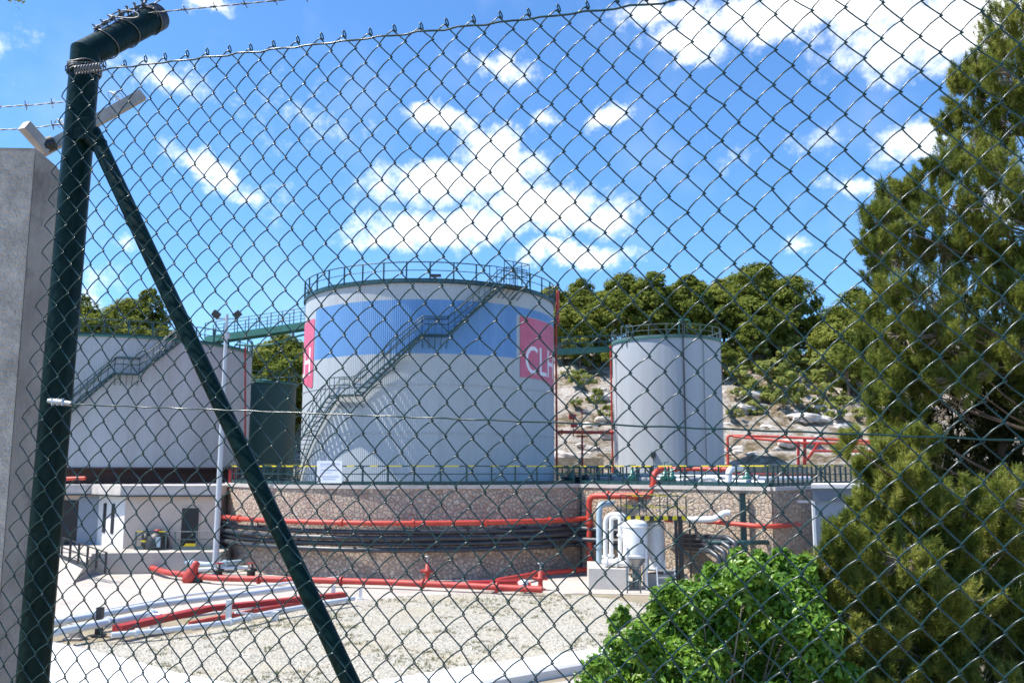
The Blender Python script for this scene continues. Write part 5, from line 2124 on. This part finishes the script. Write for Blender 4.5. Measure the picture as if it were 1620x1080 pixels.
# ------------------------------------------------------------------ near pine
def near_pine(label, base, pads, seed, trunk_pts, trunk_r, per=150, needles=14, nl=.062, nw=.0043, mat='needle', shift=0.0):
    r_ = thing('pine_tree', label, 'tree', tuple(base))
    tb, tw = MB(), MB()
    tb.tube(trunk_pts, trunk_r, 12)
    TP = [Vector(p) for p in trunk_pts]
    C, D, Tt, = [], [], []
    for (c, rx, rz, dens) in pads:
        c = Vector(c)
        # limb from the trunk to the pad
        st_ = min((TP[i].lerp(TP[i + 1], t) for i in range(len(TP) - 1) for t in (0, .25, .5, .75)), key=lambda q: (q - (c - Vector((0, 0, .5)))).length)
        midp = st_.lerp(c, .55) + Vector((0, 0, -.08))
        tb.tube([st_, midp, c], [.018, .011, .004], 6)
        n = int(per * dens)
        d = rnd_unit(n)
        rad = rng.uniform(.40, 1.0, size=(n, 1)) ** .5
        # many upright shoots per pad, each a slim brush of tufts, with gaps between
        m_ = max(5, int(24 * min(1.2, dens)))
        out = nrm(rng.normal(size=(m_, 3)) + np.array([0, 0, .2]))
        sc_ = np.array(c) + out * np.array([rx, rx, rz]) * rng.uniform(.30, 1.0, size=(m_, 1)) ** .7
        axs = nrm(out * .55 + np.array([0, 0, .8]) + rnd_unit(m_) * .35)
        Ls = rng.uniform(.45, .95, size=(m_, 1)) * (rx + rz) * .5
        idx = rng.integers(0, m_, n)
        u1 = rng.uniform(-.55, .5, size=(n, 1))
        p = sc_[idx] + axs[idx] * u1 * Ls[idx] + d * rng.uniform(0, 1, size=(n, 1)) * (.085 + .05 * (.5 - u1)) * (rx + rz)
        d = nrm(axs[idx] * .9 + d * .5)
        dirs = nrm(d * .8 + np.array([0, 0, .75]) + rnd_unit(n) * .35)
        C.append(p)
        D.append(dirs)
        bt = random.uniform(.3, .7) + shift
        Tt.append(np.clip(bt + rng.normal(0, .22, m_)[idx] + rng.normal(0, .10, n), 0, 1))
        # twigs
        for k in range(max(6, int(n * .09))):
            a = Vector(p[k])
            s0_ = c.lerp(a, random.uniform(.2, .5))
            tw.tube([s0_, s0_.lerp(a, .5) + Vector((0, 0, -.03)), a], [.006, .0045, .003], 4, cap=False)
    C, D, Tt = np.concatenate(C), np.concatenate(D), np.concatenate(Tt)
    n = len(C)
    ax = np.repeat(D, needles, 0)
    t0 = np.tile(np.linspace(0, 1, needles), n)[:, None]
    st0 = np.repeat(C, needles, 0) + ax * (t0 - .6) * .085
    nd = nrm(ax * .75 + rnd_unit(n * needles) * .75)
    ln = nl * rng.uniform(.65, 1.15, size=(n * needles, 1))
    sd_ = nrm(np.cross(nd, rnd_unit(n * needles)))
    V = np.stack([st0 - sd_ * nw, st0 + sd_ * nw, st0 + nd * ln], 1).reshape(-1, 3)
    tint = np.clip(np.repeat(Tt, needles) + rng.normal(0, .07, n * needles), 0, 1)
    tb.build('trunk', M['bark'], r_)
    tw.build('twigs', M['twig'], r_)
    cards('crown', V, 3, tint, M[mat], r_)
    return r_


def pads_from(spec, Y0, dY, shrink=1.0):
    """spec: (px, py, half width px, half height px, density) around depth Y0"""
    o = []
    for (px, py, hw, hh, dn) in spec:
        Y = Y0 + random.uniform(-dY, dY)
        c = pt(px, py, Y)
        o.append((c, hw * Y / F * shrink, hh * Y / F * shrink, dn))
    return o


tall = [(1600, 40, 50, 34, 1.0), (1575, 95, 40, 36, .9), (1545, 110, 34, 30, .8), (1515, 140, 24, 30, .6), (1610, 120, 50, 40, 1.0), (1550, 175, 50, 40, 1.1), (1505, 195, 26, 26, .6), (1600, 200, 55, 45, 1.2),
        (1530, 245, 45, 36, 1.0), (1490, 270, 32, 26, .7), (1590, 275, 50, 40, 1.1), (1450, 300, 28, 26, .7), (1415, 315, 34, 28, .9), (1395, 350, 34, 30, .9), (1440, 350, 44, 36, 1.1), (1500, 330, 50, 36, 1.0),
        (1570, 345, 48, 36, .7), (1385, 395, 26, 22, .7), (1430, 410, 46, 36, 1.1), (1490, 400, 50, 40, 1.1), (1610, 400, 40, 40, .9), (1550, 410, 30, 30, .5), (1400, 455, 34, 30, .9), (1460, 470, 56, 40, 1.2),
        (1530, 465, 50, 40, 1.1), (1600, 470, 46, 40, 1.1), (1385, 505, 30, 28, .9), (1430, 530, 46, 36, 1.1), (1490, 530, 50, 40, 1.1), (1560, 530, 55, 44, 1.1), (1615, 545, 36, 40, .9), (1375, 560, 26, 28, .8),
        (1410, 590, 36, 32, 1.0), (1455, 600, 38, 30, .9), (1395, 640, 30, 30, .9), (1425, 660, 30, 28, .8), (1405, 700, 26, 28, .8), (1660, 100, 50, 60, 1), (1670, 250, 50, 60, 1), (1670, 400, 50, 60, 1), (1680, 540, 50, 60, 1),
        (1700, 660, 50, 60, 1), (1540, 590, 44, 30, .9), (1600, 610, 46, 34, 1.0), (1560, 260, 46, 40, 1.0), (1530, 380, 46, 40, 1.0), (1580, 420, 46, 40, 1.0), (1460, 560, 40, 34, 1.0), (1520, 600, 44, 34, .9), (1640, 180, 40, 50, 1), (1640, 330, 40, 50, 1), (1640, 470, 40, 50, 1)]
random.seed(21)
P1 = pads_from(tall, 10.6, .8, 1.12)
bx_ = pt(1700, 900, 10.8)
gz_ = groundz(bx_.x, 10.8)
near_pine('tall bright pine on the right reaching above the fence', (bx_.x, 10.8, gz_), P1, 1,
          [Vector((bx_.x + .1, 10.8, gz_ - .2)), Vector((bx_.x, 10.8, gz_ + 2)), Vector((pt(1680, 500, 11.2).x, 11.2, 7.5)), Vector((pt(1640, 200, 11.2).x, 11.2, 9.6)), Vector((pt(1605, 40, 10.9).x, 10.9, 10.9))],
          [.14, .12, .08, .05, .015], per=720, shift=-.10)
# second pine: shade of the crown interior put into its foliage colour
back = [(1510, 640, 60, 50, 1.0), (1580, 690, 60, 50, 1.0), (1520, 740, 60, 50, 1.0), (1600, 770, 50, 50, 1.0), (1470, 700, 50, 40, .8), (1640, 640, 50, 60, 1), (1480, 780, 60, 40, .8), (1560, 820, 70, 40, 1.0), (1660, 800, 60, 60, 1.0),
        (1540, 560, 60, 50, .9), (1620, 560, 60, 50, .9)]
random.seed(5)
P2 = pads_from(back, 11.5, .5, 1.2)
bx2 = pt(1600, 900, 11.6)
near_pine('pine with shade painted into its dark foliage behind the tall bright pine', (bx2.x, 11.6, groundz(bx2.x, 11.6)), P2, 2,
          [Vector((bx2.x, 11.6, groundz(bx2.x, 11.6) - .2)), Vector((bx2.x - .1, 11.6, 4.8)), Vector((bx2.x + .1, 11.6, 6.9))], [.15, .12, .04], per=420, needles=13, nw=.009, nl=.11, mat='needle_shade')
low_ = [(1375, 745, 30, 26, .9), (1400, 790, 36, 28, 1.0), (1450, 760, 30, 30, .8), (1360, 815, 26, 30, .8), (1335, 850, 30, 28, .9), (1390, 850, 46, 36, 1.2), (1450, 830, 44, 34, 1.0), (1320, 890, 34, 28, 1.0), (1290, 915, 30, 26, .9),
        (1370, 900, 50, 36, 1.2), (1430, 890, 50, 36, 1.2), (1500, 870, 50, 36, 1.1), (1570, 870, 46, 36, 1.0), (1610, 850, 30, 30, .8), (1310, 950, 44, 30, 1.1), (1370, 965, 50, 36, 1.2), (1440, 960, 56, 40, 1.2), (1510, 945, 56, 40, 1.2),
        (1585, 950, 56, 40, 1.2), (1300, 1000, 40, 30, 1.0), (1360, 1030, 50, 34, 1.1), (1430, 1035, 56, 36, 1.2), (1510, 1030, 60, 40, 1.2), (1590, 1030, 56, 40, 1.2), (1400, 1085, 60, 30, 1.0), (1500, 1090, 60, 30, 1.0), (1590, 1100, 60, 30, 1.0),
        (1650, 900, 50, 50, 1.0), (1660, 1010, 50, 50, 1.0), (1680, 1100, 50, 50, 1.0), (1460, 700, 30, 26, .6), (1480, 800, 40, 30, .8), (1248, 930, 16, 18, .4), (1248, 965, 22, 22, .6), (1272, 905, 22, 20, .6), (1262, 945, 26, 24, .8), (1268, 990, 30, 26, .8), (1300, 1060, 40, 30, .9), (1530, 800, 46, 34, .9), (1590, 790, 46, 34, .9), (1345, 700, 18, 22, .5), (1420, 720, 34, 30, .8)]
low_ += [(px_, 1090 + 12 * (i_ % 2), 50, 34, .9) for i_, px_ in enumerate(range(1290, 1680, 42))] + [(1340, 1010, 36, 30, .8), (1400, 1000, 40, 30, .8), (1470, 1000, 44, 30, .9), (1550, 990, 44, 34, .9), (1620, 980, 40, 34, .9), (1480, 900, 40, 30, .8), (1540, 910, 40, 30, .8), (1340, 930, 36, 28, .8), (1410, 925, 40, 28, .8)]
random.seed(9)
P3 = pads_from(low_, 8.6, .6, 1.1)
bx3 = pt(1500, 1080, 8.8)
gz3 = groundz(bx3.x, 8.8)
near_pine('low spreading olive green pine filling the lower right corner', (bx3.x, 8.8, gz3), P3, 3,
          [Vector((bx3.x, 8.8, gz3 - .2)), Vector((bx3.x + .05, 8.8, gz3 + .8)), Vector((bx3.x, 8.8, 4.6)), Vector((bx3.x - .1, 8.7, 5.6))], [.10, .085, .06, .02], per=760, shift=.06)

# ------------------------------------------------------------------ broad-leaved bush
def bush(label, base, pads, per=270):
    r_ = thing('broad_leaved_bush', label, 'bush', tuple(base))
    sb = MB()
    V, Tt = [], []
    for (c, rx, rz, dn) in pads:
        c = Vector(c)
        g = Vector(base) + Vector(((c.x - base[0]) * .25, (c.y - base[1]) * .25, 0))
        if dn > .3:
            sb.tube([g, g.lerp(c, .45) + Vector((random.uniform(-.12, .12), random.uniform(-.1, .1), .05)), c - Vector((0, 0, rz * .5))], [.014, .010, .004], 5)
        n = int(per * dn)
        d = rnd_unit(n)
        shoot = 1 + .38 * np.sin(d[:, :1] * 9 + c.x * 5) * np.cos(d[:, 2:] * 7 + c.z * 9) * np.sin(d[:, 1:2] * 8 + 1)
        p = np.array(c) + d * shoot * rng.uniform(.15, 1.05, size=(n, 1)) ** .6 * np.array([rx, rx, rz])
        nn = nrm(d * .5 + np.array([-.15, -.1, .6]) + rnd_unit(n) * .75)
        ax_ = nrm(np.cross(nn, rnd_unit(n)))
        sd_ = np.cross(nn, ax_)
        L = rng.uniform(.022, .048, size=(n, 1))
        w = L * rng.uniform(.34, .46, size=(n, 1))
        fold = nn * L * .16
        b0, tp = p - ax_ * L, p + ax_ * L * 1.1 - nn * L * .25
        l1, l2 = p - ax_ * L * .35 + sd_ * w + fold, p + ax_ * L * .45 + sd_ * w * .8 + fold * .6
        r1, r2 = p - ax_ * L * .35 - sd_ * w + fold, p + ax_ * L * .45 - sd_ * w * .8 + fold * .6
        m_ = p + ax_ * L * .1
        V.append(np.stack([b0, m_, tp, l2, l1], 1).reshape(-1, 3))
        V.append(np.stack([b0, r1, r2, tp, m_], 1).reshape(-1, 3))
        t = np.clip(random.uniform(.3, .7) + rng.normal(0, .2, n), 0, 1)
        Tt += [t, t]
    sb.build('stems', M['twig'], r_)
    cards('foliage', np.concatenate(V), 5, np.concatenate(Tt), M['fig'], r_)


bspec = [(1180, 905, 34, 22, .8), (1215, 900, 30, 20, .7), (1250, 895, 26, 18, .5), (1145, 925, 36, 24, .9), (1190, 945, 44, 30, 1.2), (1110, 945, 34, 24, .9), (1070, 955, 30, 20, .8), (1050, 985, 34, 24, .9), (1240, 935, 36, 26, .9),
         (1100, 990, 46, 30, 1.2), (1150, 985, 46, 32, 1.2), (1210, 1000, 50, 34, 1.3), (1265, 985, 40, 30, 1.0), (1010, 1010, 28, 18, .7), (985, 1040, 34, 22, .8), (1040, 1035, 44, 28, 1.1), (1100, 1045, 50, 32, 1.2), (1160, 1050, 52, 34, 1.3),
         (1225, 1060, 54, 34, 1.3), (1285, 1040, 40, 34, 1.0), (955, 1075, 36, 20, .8), (1010, 1085, 50, 26, 1.1), (1080, 1095, 56, 30, 1.2), (1160, 1105, 60, 30, 1.2), (1240, 1110, 60, 30, 1.2), (1310, 1090, 40, 30, .8), (1340, 1070, 26, 20, .4)]
bspec += [(1165, 882, 12, 12, .2), (1200, 880, 10, 10, .15), (1235, 878, 12, 10, .2), (1128, 905, 12, 12, .2), (1085, 930, 12, 12, .2), (1040, 958, 14, 10, .2), (1020, 985, 14, 10, .2), (975, 1015, 16, 10, .25), (945, 1050, 18, 12, .25), (1275, 890, 14, 12, .2), (1060, 925, 8, 8, .1), (1262, 955, 26, 24, .5), (1300, 1000, 30, 26, .6), (1320, 1050, 34, 30, .8), (1290, 960, 20, 20, .4)]
for i_ in range(26):
    bx0 = random.uniform(960, 1300)
    by0 = 905 + abs(bx0 - 1190) ** 1.5 * .030
    bspec.append((bx0, by0 - random.uniform(4, 26), random.uniform(5, 9), random.uniform(9, 16), .10))
random.seed(14)
P4 = pads_from(bspec, 7.9, .55, 1.08)
bq = pt(1150, 1250, 8.0)
bush('bright green broad leaved bush in front of the filter vessels', (bq.x, 8.0, groundz(bq.x, 8.0)), P4, 760)
# a branch tip of a tree above the top left corner
r_ = thing('branch', 'dark leafy branch tip in the upper left corner', 'branch', tuple(pt(-60, -40, 5)))
b = MB()
b.tube([pt(-120, -60, 5), pt(-20, -12, 5), pt(36, 2, 5)], [.012, .008, .003], 6)
b.build('twig', M['twig'], r_)
n = 90
tt = rng.uniform(0, 1, n)
pp = np.array([list(pt(-60 + 96 * t + rng.normal(0, 5), -30 + 33 * t + rng.normal(0, 5), 5 + rng.normal(0, .03))) for t in tt])
u_ = rnd_unit(n)
v_ = nrm(np.cross(u_, rnd_unit(n)))
V = np.stack([pp - u_ * .018, pp + v_ * .006, pp + u_ * .018, pp - v_ * .006], 1).reshape(-1, 3)
cards('foliage', V, 4, rng.uniform(0, .4, n), M['needle'], r_)

# ------------------------------------------------------------------ weeds and grass in the gravel
def tufts(name, pts_, nb, hgt, mat):
    V, T_ = [], []
    for p in pts_:
        n = nb
        az_ = rng.uniform(0, 2 * PI, n)
        ln = hgt * rng.uniform(.4, 1.2, n)
        lean = rng.uniform(.15, .9, n)
        d = np.stack([np.cos(az_) * lean, np.sin(az_) * lean, np.ones(n)], 1)
        st0 = np.array(p) + np.stack([np.cos(az_), np.sin(az_), np.zeros(n)], 1) * rng.uniform(0, .10, (n, 1))
        sd_ = np.stack([-np.sin(az_), np.cos(az_), np.zeros(n)], 1) * .012
        V.append(np.stack([st0 - sd_, st0 + sd_, st0 + d * ln[:, None]], 1).reshape(-1, 3))
        T_.append(rng.uniform(0, 1, n))
    o = cards(name, np.concatenate(V), 3, np.concatenate(T_), mat, None)
    o['kind'] = 'stuff'
    return o


wp_ = []
xs_ = [p.x for p in gpoly]
ys_ = [p.y for p in gpoly]


def inside(x, y, poly):
    c = False
    j = len(poly) - 1
    for i in range(len(poly)):
        if (poly[i].y > y) != (poly[j].y > y) and x < (poly[j].x - poly[i].x) * (y - poly[i].y) / (poly[j].y - poly[i].y) + poly[i].x:
            c = not c
        j = i
    return c


for _ in range(9000):
    x, y = random.uniform(min(xs_), max(xs_)), random.uniform(min(ys_), max(ys_))
    if inside(x, y, gpoly) and noise.noise(Vector((x * .35, y * .35, 1))) + .5 * noise.noise(Vector((x, y, 5))) > .12:
        wp_.append((x, y, .012))
tufts('weeds', wp_[:1500], 8, .07, M['weed'])
gp_ = []
for _ in range(3000):
    x, y = random.uniform(-10, 12), random.uniform(3, 21)
    gp_.append((x, y, groundz(x, y)))
tufts('grass', gp_, 10, .22, M['weed'])
# loose stones lying on the gravel
n = 5200
SP = []
while len(SP) < n:
    x, y = random.uniform(min(xs_), max(xs_)), random.uniform(min(ys_), max(ys_))
    if inside(x, y, gpoly):
        SP.append((x, y, .012))
SP = np.array(SP)
r0 = rng.uniform(.015, .036, (n, 1))
base = np.array([[1, 0, -.2], [-.5, .87, -.2], [-.5, -.87, -.2], [0, 0, .8]])
tri = [(0, 1, 3), (1, 2, 3), (2, 0, 3)]
jit = rng.uniform(.7, 1.3, (n, 4, 1))
pts4 = SP[:, None, :] + base[None] * r0[:, None, :] * jit
V = np.concatenate([pts4[:, list(t), :].reshape(-1, 3) for t in tri])
go = cards('gravel', V, 3, np.tile(rng.uniform(0, 1, n), 3), leafmat('loose_stones', (.18, .165, .135), (.34, .32, .27), (.47, .445, .38), .9, 0, .3), None)
go['kind'] = 'stuff'
